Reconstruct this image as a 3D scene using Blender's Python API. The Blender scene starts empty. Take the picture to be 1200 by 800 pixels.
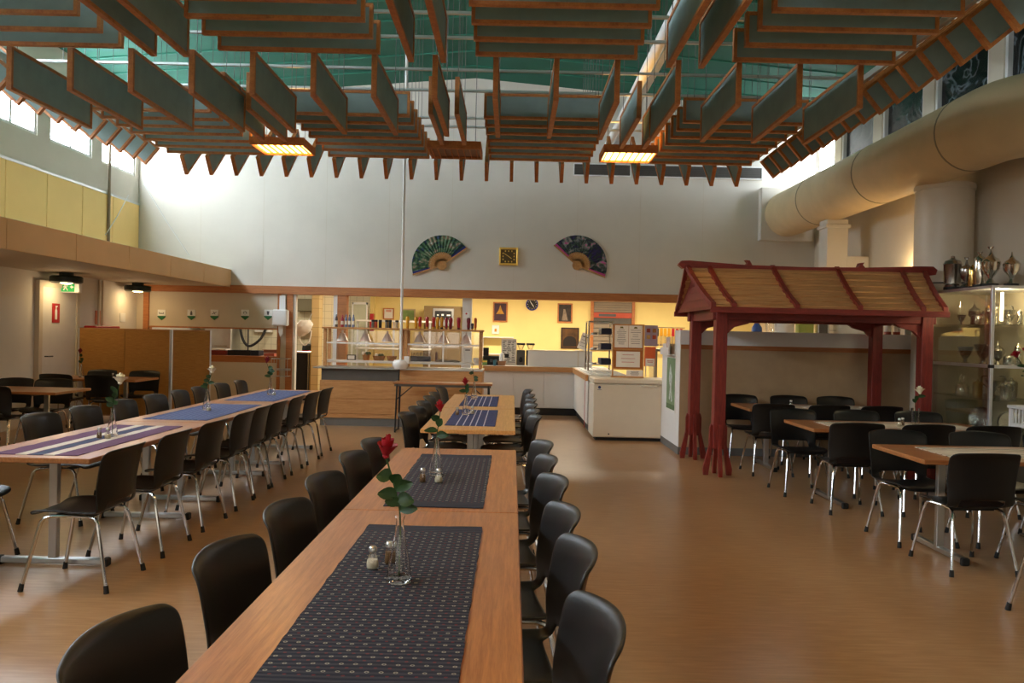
import bpy, math, random
from mathutils import Vector, Matrix, Euler
R = math.radians
random.seed(7)
SC = bpy.context.scene
COL = SC.collection

# ------------------------------------------------------------------ camera
F = 930.0; H = 1.54; PITCH = 0.0086; ROLL = 0.022
cam_d = bpy.data.cameras.new('camera'); cam = bpy.data.objects.new('camera', cam_d); COL.objects.link(cam)
cam_d.sensor_width = 36.0; cam_d.lens = F / 1200 * 36.0; cam_d.clip_start = 0.05; cam_d.clip_end = 200
CR = Euler((math.pi/2 - PITCH, 0, 0)).to_matrix() @ Matrix.Rotation(ROLL, 3, 'Z')
cam.matrix_world = Matrix.Translation((0, 0, H)) @ CR.to_4x4()
SC.camera = cam

def ray(x, y): return CR @ Vector(((x-600)/F, -(y-400)/F, -1))
def at(x, y, Y):                       # photo pixel -> point at depth Y
    d = ray(x, y); return Vector((0, 0, H)) + d * (Y / d.y)
def on(x, y, z=0.0):                   # photo pixel -> point at height z
    d = ray(x, y); return Vector((0, 0, H)) + d * ((z - H) / d.z)

# ------------------------------------------------------------------ world / exposure
W = bpy.data.worlds.new('world'); SC.world = W; W.use_nodes = True
bg = W.node_tree.nodes['Background']; bg.inputs[0].default_value = (0.75, 0.86, 1.0, 1); bg.inputs[1].default_value = 1.0
vs = SC.view_settings
vs.view_transform = 'Standard'; vs.look = 'None'; vs.exposure = 0.0; vs.gamma = 1.0; vs.use_curve_mapping = False

WIN_E = 30.0         # daylight through the clerestory panes
REAR_E = 1.35          # fill glow of the unseen rear windows added behind the camera
CANOPY_W = 8.0       # canopy lamps
LAMP_E = 14.0        # glow of the canopy lamps
KIT_W = 78.0         # kitchen ceiling lamps

# ------------------------------------------------------------------ helpers
def lin(c):
    if isinstance(c, str):
        c = [int(c[i:i+2], 16)/255 for i in (0, 2, 4)]
        c = [v/12.92 if v <= .04045 else ((v+.055)/1.055)**2.4 for v in c]
    return (c[0], c[1], c[2], 1)

MATS = {}
def _new(name):
    m = bpy.data.materials.new(name); m.use_nodes = True
    nt = m.node_tree; b = nt.nodes['Principled BSDF']
    MATS[name] = m
    return m, nt, b
def _coord(nt, scale=(1, 1, 1), kind='Object'):
    tc = nt.nodes.new('ShaderNodeTexCoord'); mp = nt.nodes.new('ShaderNodeMapping')
    mp.inputs['Scale'].default_value = scale
    nt.links.new(tc.outputs[kind], mp.inputs['Vector'])
    return mp.outputs['Vector']
def _noise(nt, vec, scale, detail=4, rough=.55):
    n = nt.nodes.new('ShaderNodeTexNoise'); n.inputs['Scale'].default_value = scale
    n.inputs['Detail'].default_value = detail; n.inputs['Roughness'].default_value = rough
    nt.links.new(vec, n.inputs['Vector']); return n.outputs['Fac']
def _ramp(nt, fac, stops):
    r = nt.nodes.new('ShaderNodeValToRGB'); e = r.color_ramp.elements
    while len(e) < len(stops): e.new(.5)
    for i, (p, c) in enumerate(stops): e[i].position = p; e[i].color = lin(c)
    nt.links.new(fac, r.inputs['Fac']); return r.outputs['Color']
def _bump(nt, b, fac, strength, dist=.01):
    bp = nt.nodes.new('ShaderNodeBump'); bp.inputs['Strength'].default_value = strength
    bp.inputs['Distance'].default_value = dist
    nt.links.new(fac, bp.inputs['Height']); nt.links.new(bp.outputs['Normal'], b.inputs['Normal'])
def _math(nt, op, a, b=None, c=None):
    n = nt.nodes.new('ShaderNodeMath'); n.operation = op
    for i, v in enumerate((a, b, c)):
        if v is None: continue
        if isinstance(v, (int, float)): n.inputs[i].default_value = v
        else: nt.links.new(v, n.inputs[i])
    return n.outputs[0]
def _mix(nt, fac, a, b):
    n = nt.nodes.new('ShaderNodeMix'); n.data_type = 'RGBA'
    nt.links.new(fac, n.inputs[0])
    for i, v in ((6, a), (7, b)):
        if hasattr(v, 'is_linked'): nt.links.new(v, n.inputs[i])
        else: n.inputs[i].default_value = lin(v)
    return n.outputs[2]

def plain(name, col, rough=.5, metal=0, var=.06, scale=6, bump=0, bscale=60, spec=.4, coat=0):
    m, nt, b = _new(name); c = lin(col)
    v = _coord(nt); f = _noise(nt, v, scale)
    lo = tuple(max(0, x*(1-var)) for x in c[:3]); hi = tuple(min(1, x*(1+var)) for x in c[:3])
    nt.links.new(_ramp(nt, f, [(.3, lo), (.7, hi)]), b.inputs['Base Color'])
    b.inputs['Roughness'].default_value = rough; b.inputs['Metallic'].default_value = metal
    b.inputs['Specular IOR Level'].default_value = spec
    if coat: b.inputs['Coat Weight'].default_value = coat; b.inputs['Coat Roughness'].default_value = .15
    if bump: _bump(nt, b, _noise(nt, v, bscale, 3), bump)
    return m
def wood(name, dark, light, rough=.4, scale=(1, 14, 14), n=3.0, bump=.05, coat=0.0):
    m, nt, b = _new(name); v = _coord(nt, scale)
    f = _noise(nt, v, n, 6, .6)
    g = _noise(nt, v, n*5, 3, .5)
    f2 = _math(nt, 'MULTIPLY_ADD', g, .35, _math(nt, 'MULTIPLY', f, .75))
    nt.links.new(_ramp(nt, f2, [(.35, dark), (.7, light)]), b.inputs['Base Color'])
    b.inputs['Roughness'].default_value = rough
    if coat: b.inputs['Coat Weight'].default_value = coat; b.inputs['Coat Roughness'].default_value = .2
    if bump: _bump(nt, b, f2, bump, .004)
    return m
def emit(name, col, strength, base=None):
    m, nt, b = _new(name)
    b.inputs['Base Color'].default_value = lin(base or col)
    b.inputs['Emission Color'].default_value = lin(col); b.inputs['Emission Strength'].default_value = strength
    return m
def glass(name, tint='FFFFFF', rough=0.0, thin=True, op=.06):
    m, nt, b = _new(name)
    if thin:
        out = nt.nodes['Material Output']
        tr = nt.nodes.new('ShaderNodeBsdfTransparent'); tr.inputs[0].default_value = lin(tint)
        gl = nt.nodes.new('ShaderNodeBsdfGlossy'); gl.inputs['Roughness'].default_value = rough+.02
        fr = nt.nodes.new('ShaderNodeFresnel'); fr.inputs[0].default_value = 1.45
        a = _math(nt, 'ADD', _math(nt, 'MULTIPLY', fr.outputs[0], .5), op)
        mx = nt.nodes.new('ShaderNodeMixShader'); nt.links.new(a, mx.inputs[0])
        nt.links.new(tr.outputs[0], mx.inputs[1]); nt.links.new(gl.outputs[0], mx.inputs[2])
        nt.links.new(mx.outputs[0], out.inputs['Surface'])
    else:
        b.inputs['Base Color'].default_value = lin(tint); b.inputs['Roughness'].default_value = rough
        b.inputs['Transmission Weight'].default_value = 1.0; b.inputs['IOR'].default_value = 1.45
    return m

class MB:
    def __init__(s): s.v = []; s.f = []
    def add(s, vs, fs):
        o = len(s.v); s.v += [tuple(v) for v in vs]; s.f += [tuple(i+o for i in f) for f in fs]; return s
    def box(s, x0, x1, y0, y1, z0, z1, M=None):
        v = [Vector((x, y, z)) for z in (z0, z1) for y in (y0, y1) for x in (x0, x1)]
        if M: v = [M @ p for p in v]
        return s.add(v, [(0, 2, 3, 1), (4, 5, 7, 6), (0, 1, 5, 4), (2, 6, 7, 3), (0, 4, 6, 2), (1, 3, 7, 5)])
    def cbox(s, c, sz, M=None):
        return s.box(c[0]-sz[0]/2, c[0]+sz[0]/2, c[1]-sz[1]/2, c[1]+sz[1]/2, c[2]-sz[2]/2, c[2]+sz[2]/2, M)
    def bbox(s, x0, x1, y0, y1, z0, z1, b=.004):        # box with chamfered vertical + top edges
        def ring(i, z): return [(x0+i, y0+0, z), (x1-i, y0, z), (x1, y0+i, z), (x1, y1-i, z), (x1-i, y1, z), (x0+i, y1, z), (x0, y1-i, z), (x0, y0+i, z)]
        def inset(r, d):
            cx, cy = (x0+x1)/2, (y0+y1)/2
            return [(p[0]+(d if p[0] < cx else -d), p[1]+(d if p[1] < cy else -d), p[2]) for p in r]
        rs = [inset(ring(b, z0), b), ring(b, z0+b), ring(b, z1-b), inset(ring(b, z1), b)]
        v = [p for r in rs for p in r]; f = [tuple(reversed(range(8))), tuple(range(24, 32))]
        for k in range(3):
            for i in range(8): j = (i+1) % 8; f.append((k*8+i, k*8+j, k*8+8+j, k*8+8+i))
        return s.add(v, f)
    def tube(s, pts, r, n=8, cap=True):
        pts = [Vector(p) for p in pts]; rr = r if isinstance(r, (list, tuple)) else [r]*len(pts)
        v = []; f = []; up = None
        for i, p in enumerate(pts):
            t = (pts[min(i+1, len(pts)-1)] - pts[max(i-1, 0)]).normalized()
            if up is None:
                up = Vector((0, 0, 1)) if abs(t.z) < .9 else Vector((1, 0, 0))
            u = (up - t*up.dot(t))
            if u.length < 1e-5: u = t.orthogonal()
            u.normalize(); w = t.cross(u); up = u
            for k in range(n):
                a = 2*math.pi*k/n; v.append(p + (u*math.cos(a)+w*math.sin(a))*rr[i])
        for i in range(len(pts)-1):
            for k in range(n):
                j = (k+1) % n; f.append((i*n+k, i*n+j, (i+1)*n+j, (i+1)*n+k))
        if cap: f.append(tuple(reversed(range(n)))); f.append(tuple(range((len(pts)-1)*n, len(pts)*n)))
        return s.add(v, f)
    def lathe(s, prof, n=20, c=(0, 0, 0), close=True, axis='Z'):
        v = []; f = []
        for (r, z) in prof:
            for k in range(n):
                a = 2*math.pi*k/n
                p = (r*math.cos(a), r*math.sin(a), z)
                if axis == 'Y': p = (p[0], z, p[1])
                if axis == 'X': p = (z, p[0], p[1])
                v.append((p[0]+c[0], p[1]+c[1], p[2]+c[2]))
        for i in range(len(prof)-1):
            for k in range(n):
                j = (k+1) % n; f.append((i*n+k, i*n+j, (i+1)*n+j, (i+1)*n+k))
        if close:
            f.append(tuple(reversed(range(n)))); f.append(tuple(range((len(prof)-1)*n, len(prof)*n)))
        return s.add(v, f)
    def prism(s, poly, d0, d1, plane='XZ'):             # polygon extruded from d0 to d1
        n = len(poly)
        def p3(p, d): return (p[0], d, p[1]) if plane == 'XZ' else ((d, p[0], p[1]) if plane == 'YZ' else (p[0], p[1], d))
        v = [p3(p, d0) for p in poly] + [p3(p, d1) for p in poly]
        f = [tuple(range(n)), tuple(reversed(range(n, 2*n)))]
        for i in range(n): j = (i+1) % n; f.append((i, n+i, n+j, j))
        return s.add(v, f)
    def mesh(s, name, smooth=False):
        me = bpy.data.meshes.new(name); me.from_pydata(s.v, [], s.f); me.validate(); me.update()
        import bmesh
        bm = bmesh.new(); bm.from_mesh(me); bmesh.ops.recalc_face_normals(bm, faces=bm.faces); bm.to_mesh(me); bm.free()
        if smooth:
            me.polygons.foreach_set('use_smooth', [True]*len(me.polygons))
            try: me.set_sharp_from_angle(angle=R(40))
            except Exception: pass
        return me
    def build(s, name, mat, parent=None, smooth=False, loc=None):
        return obj(name, s.mesh(name, smooth), mat, parent, loc)

def obj(name, me, mat=None, parent=None, loc=None):
    o = bpy.data.objects.new(name, me); COL.objects.link(o)
    if mat is not None and me is not None and len(me.materials) == 0: me.materials.append(mat)
    if parent: o.parent = parent
    if loc is not None: o.location = loc
    return o
def tag(o, label=None, cat=None, group=None, kind=None):
    if label: o['label'] = label
    if cat: o['category'] = cat
    if group: o['group'] = group
    if kind: o['kind'] = kind
    return o
def thing(name, label, cat, loc=(0, 0, 0), rz=0, group=None):
    o = bpy.data.objects.new(name, None); COL.objects.link(o)
    o.empty_display_size = .1; o.location = loc; o.rotation_euler = (0, 0, rz)
    return tag(o, label, cat, group)
def copy_tree(o, parent=None):
    c = o.copy(); COL.objects.link(c); c.parent = parent
    for ch in o.children: copy_tree(ch, c)
    return c
def struct(name, mb, mat, parent=None, smooth=False):
    o = mb.build(name, mat, parent, smooth)
    if not parent: o['kind'] = 'structure'
    return o
ORD = ['', 'first', 'second', 'third', 'fourth', 'fifth', 'sixth', 'seventh', 'eighth', 'ninth', 'tenth', 'eleventh', 'twelfth', 'thirteenth', 'fourteenth', 'fifteenth', 'sixteenth', 'seventeenth', 'eighteenth', 'nineteenth', 'twentieth', 'twenty-first', 'twenty-second', 'twenty-third']

# ------------------------------------------------------------------ materials
wall_w = plain('wall_paint', 'D9D2C6', .75, var=.03, scale=2, bump=.05, bscale=40)
wall_c = plain('wall_cream', 'CFC3AE', .75, var=.03, scale=2)
yellow = plain('panel_yellow', 'FBD88E', .7, var=.03, scale=1.5)
fascia = plain('fascia_board', 'DFB680', .6, var=.05, scale=1.5)
kyellow = plain('kitchen_yellow', 'EED88E', .7, var=.03, scale=2)
green = plain('ceiling_green', '1E5E4B', .8, var=.12, scale=1.2)
beamw = wood('beam_wood', '9A5A2C', 'BC7840', .5, (1, 12, 12))
oak = wood('oak_veneer', '87502C', 'B57A48', .3, (45, 2.2, 45), 1.6, .04, .15)
oak_x = wood('oak_veneer_cross', '87502C', 'B57A48', .3, (2.2, 45, 45), 1.6, .04, .15)
oak_p = wood('oak_pale', 'B27A40', 'D6A262', .33, (45, 2.2, 45), 1.6, .04, .15)
oakc = wood('counter_wood', 'A8723E', 'C4925C', .45, (1, 10, 10), 2.5)
rattan = wood('woven_rattan', '8E5E22', 'BD8A42', .7, (2, 2, 60), 4, .3)
framew = wood('frame_pine', '9C5628', 'C8803E', .55, (2, 2, 2), 6)
felt = plain('felt_panel', '8A9C98', .95, var=.08, scale=5, bump=.25, bscale=300)
redw = wood('red_stain', '641A14', '8E2C20', .5, (8, 8, 1), 4)
redx = wood('red_stain_cross', '641A14', '8E2C20', .5, (1, 8, 8), 4)
slat = wood('roof_slat', 'A87848', 'D2A26C', .6, (1, 14, 14), 3)
black_p = plain('black_plastic', (.0065, .0063, .0065), .35, var=.15, scale=8, bump=.08, bscale=500)
black = plain('black_matt', (.012, .012, .013), .6)
rubber = plain('rubber', (.01, .01, .01), .7)
chrome = plain('chrome', (.62, .61, .6), .16, 1, var=.04)
steel = plain('brushed_steel', (.55, .55, .54), .32, 1, var=.08, scale=4)
steel_d = plain('dark_steel', (.11, .10, .09), .5, .4)
alu = plain('aluminium', (.72, .72, .72), .35, .9)
whitep = plain('white_plastic', 'E6E5E2', .4, var=.02)
white_l = plain('white_laminate', 'DAD6CF', .45, var=.02)
cream_e = plain('cream_enamel', 'D9CDB8', .35, var=.02)
greykick = plain('grey_kick', '6C6A66', .6)
paper = plain('paper', 'E9E6DF', .8, var=.02)
redp = plain('red_plastic', 'B01E22', .45)
redpaper = plain('red_ink', 'C0392B', .8)
ink = plain('grey_ink', '5A5A5E', .8)
signgreen = emit('sign_green', '1E9A50', .5)
signwhite = plain('sign_white', 'F2F2EE', .6)
silver = plain('silver_plate', (.72, .69, .62), .14, 1, var=.1, scale=10)
pewter = plain('pewter', (.4, .38, .35), .25, 1, var=.15, scale=10)
brass = plain('brass', (.75, .52, .18), .2, 1)
gold = plain('gold_frame', (.8, .55, .14), .3, 1)
ductm = plain('duct_wrap', 'D6BE94', .55, var=.05, scale=3, bump=.1, bscale=20)
tile = None
pane = glass('clear_glass')
pane_c = glass('cabinet_glass', 'F6F7F2', 0, True, .03)
vglass = glass('vase_glass', 'FFFFFF', 0, False)
salt = plain('salt', 'D8CDB4', .9); pepper = plain('pepper', '7A5A34', .9)
leafm = plain('leaf_green', '24421C', .45, var=.25, scale=20)
stemm = plain('stem_green', '2F4A20', .6)
rose_r = plain('rose_red', '9E0F1C', .55, var=.25, scale=25)
rose_w = plain('rose_cream', 'EFE6C8', .6, var=.06, scale=25)
rose_d = plain('rose_dark_red', '7A0E18', .55, var=.2, scale=25)
ducttape = plain('seam_grey', '8D8068', .6)

def tiles_mat(name, col, grout, s):
    m, nt, b = _new(name)
    br = nt.nodes.new('ShaderNodeTexBrick'); br.offset = 0
    br.inputs['Color1'].default_value = lin(col); br.inputs['Color2'].default_value = lin(col)
    br.inputs['Mortar'].default_value = lin(grout); br.inputs['Scale'].default_value = 1
    br.inputs['Mortar Size'].default_value = .004; br.inputs['Brick Width'].default_value = s; br.inputs['Row Height'].default_value = s
    tc = nt.nodes.new('ShaderNodeTexCoord'); sp = nt.nodes.new('ShaderNodeSeparateXYZ'); cb = nt.nodes.new('ShaderNodeCombineXYZ')
    nt.links.new(tc.outputs['Object'], sp.inputs[0])
    nt.links.new(_math(nt, 'ADD', sp.outputs[0], sp.outputs[1]), cb.inputs[0]); nt.links.new(sp.outputs[2], cb.inputs[1])
    nt.links.new(cb.outputs[0], br.inputs['Vector']); nt.links.new(br.outputs['Color'], b.inputs['Base Color'])
    b.inputs['Roughness'].default_value = .25
    return m
tile = tiles_mat('wall_tile', 'D8D2B8', 'A8A28C', .15)
tile_b = tiles_mat('beige_tile', 'D6BC88', 'A88F60', .2)

def floor_mat():
    m, nt, b = _new('linoleum')
    f = _noise(nt, _coord(nt, (2.5, 22, 1)), 2.0, 5, .55)
    g = _noise(nt, _coord(nt), .6, 2)
    f2 = _math(nt, 'MULTIPLY_ADD', g, .4, _math(nt, 'MULTIPLY', f, .6))
    nt.links.new(_ramp(nt, f2, [(.3, '8A6846'), (.5, '9C7854'), (.72, 'B08E68')]), b.inputs['Base Color'])
    b.inputs['Roughness'].default_value = .29
    return m
lino = floor_mat()

def stripes(name, base, bands, axis=0, rib=True):        # bands: (centre, half width, colour)
    m, nt, b = _new(name)
    tc = nt.nodes.new('ShaderNodeTexCoord'); sp = nt.nodes.new('ShaderNodeSeparateXYZ'); nt.links.new(tc.outputs['Object'], sp.inputs[0])
    cur = lin(base); first = True
    col = base
    for (c, w, k) in bands:
        fac = _math(nt, 'COMPARE', sp.outputs[axis], c, w); col = _mix(nt, fac, col, k)
    if bands: nt.links.new(col, b.inputs['Base Color'])
    else: b.inputs['Base Color'].default_value = lin(base)
    b.inputs['Roughness'].default_value = .9
    wv = nt.nodes.new('ShaderNodeTexWave'); wv.bands_direction = 'Y' if axis == 0 else 'X'; wv.inputs['Scale'].default_value = 40
    wv.inputs['Distortion'].default_value = 1.0
    nt.links.new(tc.outputs['Object'], wv.inputs['Vector']); _bump(nt, b, wv.outputs['Fac'], .5, .003)
    return m
def dotted():
    m, nt, b = _new('dotted_runner')
    tc = nt.nodes.new('ShaderNodeTexCoord')
    def ring(off, sx, sy, r0, r1):
        mp = nt.nodes.new('ShaderNodeMapping'); mp.inputs['Scale'].default_value = (1/sx, 1/sy, 0); mp.inputs['Location'].default_value = (off[0], off[1], 0)
        nt.links.new(tc.outputs['Object'], mp.inputs[0])
        fr = nt.nodes.new('ShaderNodeVectorMath'); fr.operation = 'FRACTION'; nt.links.new(mp.outputs[0], fr.inputs[0])
        sp = nt.nodes.new('ShaderNodeSeparateXYZ'); nt.links.new(fr.outputs[0], sp.inputs[0])
        dx = _math(nt, 'SUBTRACT', sp.outputs[0], .5); dy = _math(nt, 'MULTIPLY', _math(nt, 'SUBTRACT', sp.outputs[1], .5), sy/sx*1.15)
        d = _math(nt, 'SQRT', _math(nt, 'ADD', _math(nt, 'MULTIPLY', dx, dx), _math(nt, 'MULTIPLY', dy, dy)))
        return _math(nt, 'MULTIPLY', _math(nt, 'LESS_THAN', d, r1), _math(nt, 'GREATER_THAN', d, r0))
    sp = nt.nodes.new('ShaderNodeSeparateXYZ'); nt.links.new(tc.outputs['Object'], sp.inputs[0])
    inside = _math(nt, 'LESS_THAN', _math(nt, 'ABSOLUTE', sp.outputs[1]), .68)
    w = _math(nt, 'MULTIPLY', ring((0, 0), .034, .042, .08, .17), inside); rd = _math(nt, 'MULTIPLY', ring((.5, .5), .034, .042, .0, .14), inside)
    c = _mix(nt, rd, '161A2C', '5A1820'); c = _mix(nt, w, c, '8E8A7C')
    nt.links.new(c, b.inputs['Base Color']); b.inputs['Roughness'].default_value = .9
    wv = nt.nodes.new('ShaderNodeTexWave'); wv.bands_direction = 'Y'; wv.inputs['Scale'].default_value = 14; wv.inputs['Distortion'].default_value = .8
    nt.links.new(tc.outputs['Object'], wv.inputs['Vector']); _bump(nt, b, wv.outputs['Fac'], .6, .004)
    return m
run_dot = dotted()
run_purple = stripes('purple_runner', '5E3A5C', [(0, .035, '33405E'), (-.085, .035, 'CFC6BA'), (.085, .035, 'CFC6BA')])
run_check = stripes('blue_check_runner', '3A4674', [(-.2+.05*i, .004, '7C86A6') for i in range(9)])
run_blue = stripes('blue_line_runner', '2E3560', [(-.12, .005, 'B9B4C4'), (-.06, .005, 'B9B4C4'), (.0, .005, 'B9B4C4'), (.05, .005, 'B9B4C4'), (.12, .005, 'B9B4C4')])
run_cream = stripes('cream_runner', 'E2D8C4', [(-.2, .012, '3A3436'), (-.13, .012, 'A8927A'), (-.06, .01, 'A8927A'), (.06, .01, 'A8927A'), (.13, .012, 'A8927A'), (.2, .012, '3A3436')], axis=1)

# ------------------------------------------------------------------ setting
XL, XR, YB, YK = -7.2, 5.75, 15.2, 18.6
XC = -.785
def zc(x): return 6.42 - .085*abs(x - XC)
struct('floor', MB().box(XL-.1, XR+.1, -6, YK+.1, -.1, 0), lino)
# ceiling: two slopes, with boards marked by thin battens
cl = struct('ceiling', MB().add([(XL-.1, -6, zc(XL-.1)), (XC, -6, zc(XC)), (XR+.1, -6, zc(XR+.1)), (XL-.1, YB+.2, zc(XL-.1)), (XC, YB+.2, zc(XC)), (XR+.1, YB+.2, zc(XR+.1)),
    (XL-.1, -6, 6.6), (XR+.1, -6, 6.6), (XL-.1, YB+.2, 6.6), (XR+.1, YB+.2, 6.6)],
    [(0, 1, 4, 3), (1, 2, 5, 4), (6, 8, 9, 7), (0, 3, 8, 6), (2, 7, 9, 5), (3, 4, 5, 9, 8), (0, 6, 7, 2, 1)]), green)
batten = plain('ceiling_batten', '2C7460', .7)
for i in range(12):
    y = 6.2 + i*.75
    MB().add([(x, yy, zc(x)-dz) for yy in (y, y+.03) for dz in (0, .02) for x in (XL, XC, XR)],
             [(0, 1, 4, 3), (1, 2, 5, 4), (3, 4, 10, 9), (4, 5, 11, 10), (6, 9, 10, 7), (7, 10, 11, 8)]).build('batten', batten, cl)
# back wall (upper part over the hatches) and its seams
ZB0, ZB1 = 2.22, 2.37
wb = struct('wall_back', MB().add([(XL, YB, ZB0+.05), (XR, YB, ZB0+.05), (XR, YB, zc(XR)), (XC, YB, zc(XC)), (XL, YB, zc(XL)),
     (XL, YB+.2, ZB0+.05), (XR, YB+.2, ZB0+.05), (XR, YB+.2, zc(XR)), (XC, YB+.2, zc(XC)), (XL, YB+.2, zc(XL))],
     [(0, 1, 2, 3, 4), (9, 8, 7, 6, 5), (0, 5, 6, 1), (1, 6, 7, 2), (2, 7, 8, 3), (3, 8, 9, 4), (4, 9, 5, 0)]), wall_w)
for i in range(10):                                   # wall boards: recess shows as narrow joint strips
    x = XL + 1.2*(i+1)
    MB().box(x-.002, x+.002, YB-.002, YB+.01, ZB1, zc(x)-.05).build('joint_strip', wall_c, wb)
struct('trim_1', MB().box(XL, XR, YB-.06, YB+.22, ZB0, ZB1), beamw)
# left wall: lower white, yellow panels, window band
def winband(name, X, x_in, nm):
    m = MB(); s = 1 if X < 0 else -1
    return m
ZW0, ZW1 = 4.37, 5.45
T = .2
lw = MB().box(XL-T, XL, -6, YK, 0, ZW0).box(XL-T, XL, -6, YB+.2, ZW1, zc(XL)+.05)
WINS = [15.05 - 1.55*i - 1.22 for i in range(13)]      # near edge of every window
prev = YB+.2
for y in WINS:
    lw.box(XL-T, XL, y+1.22, prev, ZW0, ZW1); prev = y
lw.box(XL-T, XL, -6, prev, ZW0, ZW1)
lwo = struct('wall_left', lw, wall_w)
for i in range(8):
    y1 = 15.18 - i*1.0
    MB().bbox(XL, XL+.025, y1-.985, y1, 2.66, 3.85, .006).build('wall_panel', yellow, lwo)
MB().box(XL, XL+.03, 6, 15.2, 3.85, 3.89).build('ledge_strip', alu, lwo)
winm = emit('daylight_pane', (.8, .9, 1.0), WIN_E)
nwin = 0
def window(X, y, lit, s, ww=1.22, mid=True):
    global nwin; nwin += 1
    w = MB()
    xa, xb = sorted((X - s*.02, X - s*.12))
    w.box(xa, xb, y, y+ww, ZW0, ZW0+.05).box(xa, xb, y, y+ww, ZW1-.05, ZW1).box(xa, xb, y, y+.05, ZW0+.05, ZW1-.05).box(xa, xb, y+ww-.05, y+ww, ZW0+.05, ZW1-.05)
    if mid: w.box(xa, xb, y+ww/2-.025, y+ww/2+.025, ZW0+.05, ZW1-.05)
    o = struct('window_%d' % nwin, w, whitep)
    for a, b in ((.05, ww/2-.025), (ww/2+.025, ww-.05)) if mid else ((.05, ww-.05),):
        xm = X - s*.08
        MB().box(min(xm, xm-s*.01), max(xm, xm-s*.01), y+a, y+b, ZW0+.05, ZW1-.05).build('pane', lit, o)
for y in WINS: window(XL, y, winm, 1)
# right wall
rw = MB().box(XR, XR+T, -6, YK, 0, ZW0).box(XR, XR+T, -6, YB+.2, ZW1, zc(XR)+.05)
WR = [(14.38, .77)] + [(12.83 - 1.55*i, 1.25) for i in range(12)]
prev = YB+.2
for y, w_ in WR:
    rw.box(XR, XR+T, y+w_, prev, ZW0, ZW1); prev = y
rw.box(XR, XR+T, -6, prev, ZW0, ZW1)
struct('wall_right', rw, wall_c)
def smoky():
    m, nt, b = _new('black_film')
    v = _coord(nt, (1, 1, 1)); n1 = nt.nodes.new('ShaderNodeTexNoise'); n1.inputs['Scale'].default_value = 1.3; n1.inputs['Detail'].default_value = 2.5
    n1.inputs['Distortion'].default_value = 2.5; nt.links.new(v, n1.inputs['Vector'])
    nt.links.new(_ramp(nt, n1.outputs['Fac'], [(.46, '08090B'), (.55, '22262A'), (.6, '6A7278'), (.65, '15181B')]), b.inputs['Base Color'])
    b.inputs['Roughness'].default_value = .25
    _bump(nt, b, n1.outputs['Fac'], .4, .05)
    return m
film = smoky()
for i, (y, w_) in enumerate(WR): window(XR, y, winm if i < 1 else film, -1, w_, False)
rwm = MB().box(XL, XR, -6.2, -6, 0, .9).box(XL, XR, -6.2, -6, 2.9, 6.5)
RW = [XL + .55 + 2.5*k for k in range(5)]; prev = XL
for x in RW: rwm.box(prev, x, -6.2, -6, .9, 2.9); prev = x+2.0
rwm.box(prev, XR, -6.2, -6, .9, 2.9); struct('wall_rear', rwm, wall_c)
rearm = emit('rear_fill_glow', (1.0, .93, .82), REAR_E)
for x in RW:
    nwin += 1
    o = struct('window_%d' % nwin, MB().box(x, x+2, -6.12, -6.02, .9, .96).box(x, x+2, -6.12, -6.02, 2.84, 2.9).box(x, x+.06, -6.12, -6.02, .96, 2.84).box(x+1.94, x+2, -6.12, -6.02, .96, 2.84).box(x+.97, x+1.03, -6.12, -6.02, .96, 2.84), whitep)  # unseen windows, added so their glow lights surfaces facing the camera
    for a in (.06, 1.03): MB().box(x+a, x+a+.91, -6.08, -6.07, .96, 2.84).build('pane', rearm, o)
# kitchen shell behind the hatches
struct('wall_kitchen', MB().box(-3.3, XR, YK, YK+.1, 0, 2.75), kyellow)
struct('wall_scullery', MB().box(XL, -3.3, YK-.3, YK-.2, 0, 2.75), tile)
struct('wall_partition', MB().box(-3.32, -3.22, 18.4, YK, 0, 2.75), kyellow)
struct('ceiling_kitchen', MB().box(XL, XR, YB+.2, YK+.1, 2.7, 2.8), wall_w)
# soffit on the left
so = struct('soffit', MB().box(XL, -5.42, 2.0, YB, 2.34, 2.64), wall_c)
for i in range(9):
    y1 = YB - .01 - i*1.35
    MB().bbox(-5.42, -5.395, y1-1.342, y1, 2.33, 2.665, .004).build('fascia_panel', fascia, so)

# ------------------------------------------------------------------ hatch wall, left of the doorway
def X15(px): return at(px, 400, YB).x
def Z15(x, y): return at(x, y, YB).z
hx0, hx1 = X15(174), X15(325)
hw = struct('wall_hatch', MB().box(hx0, hx1, YB, YB+.12, 0, .90), wall_c)
MB().box(XL, hx0-.1, YB, YB+.12, 0, ZB0).build('wall_return', wall_c, hw)
MB().box(hx0-.1, hx0, YB-.03, YB+.14, 0, ZB0).build('post', beamw, hw)
MB().box(hx1, hx1+.06, YB-.03, YB+.14, 0, ZB0).build('post', beamw, hw)
MB().box(hx1+.06, hx1+.17, YB, YB+.12, 0, ZB0).build('infill_strip', wall_c, hw)
MB().box(hx1+.17, hx1+.29, YB-.03, YB+.14, 0, ZB0).build('post', beamw, hw)
MB().box(hx0, hx1, YB-.02, YB+.6, .9, 1.02).build('hatch_sill', beamw, hw)
MB().box(hx0, hx1, YB-.015, YB-.003, .03, .9).build('panel', wall_c, hw)
shutter_z = Z15(250, 383)
sh = struct('hatch_shutter', MB().box(hx0, hx1, YB+.02, YB+.06, shutter_z, ZB0), wall_c); sh['kind'] = 'structure'
MB().box(hx0, hx1, YB+.0, YB+.07, shutter_z-.03, shutter_z).build('bottom_rail', beamw, sh)
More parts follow.
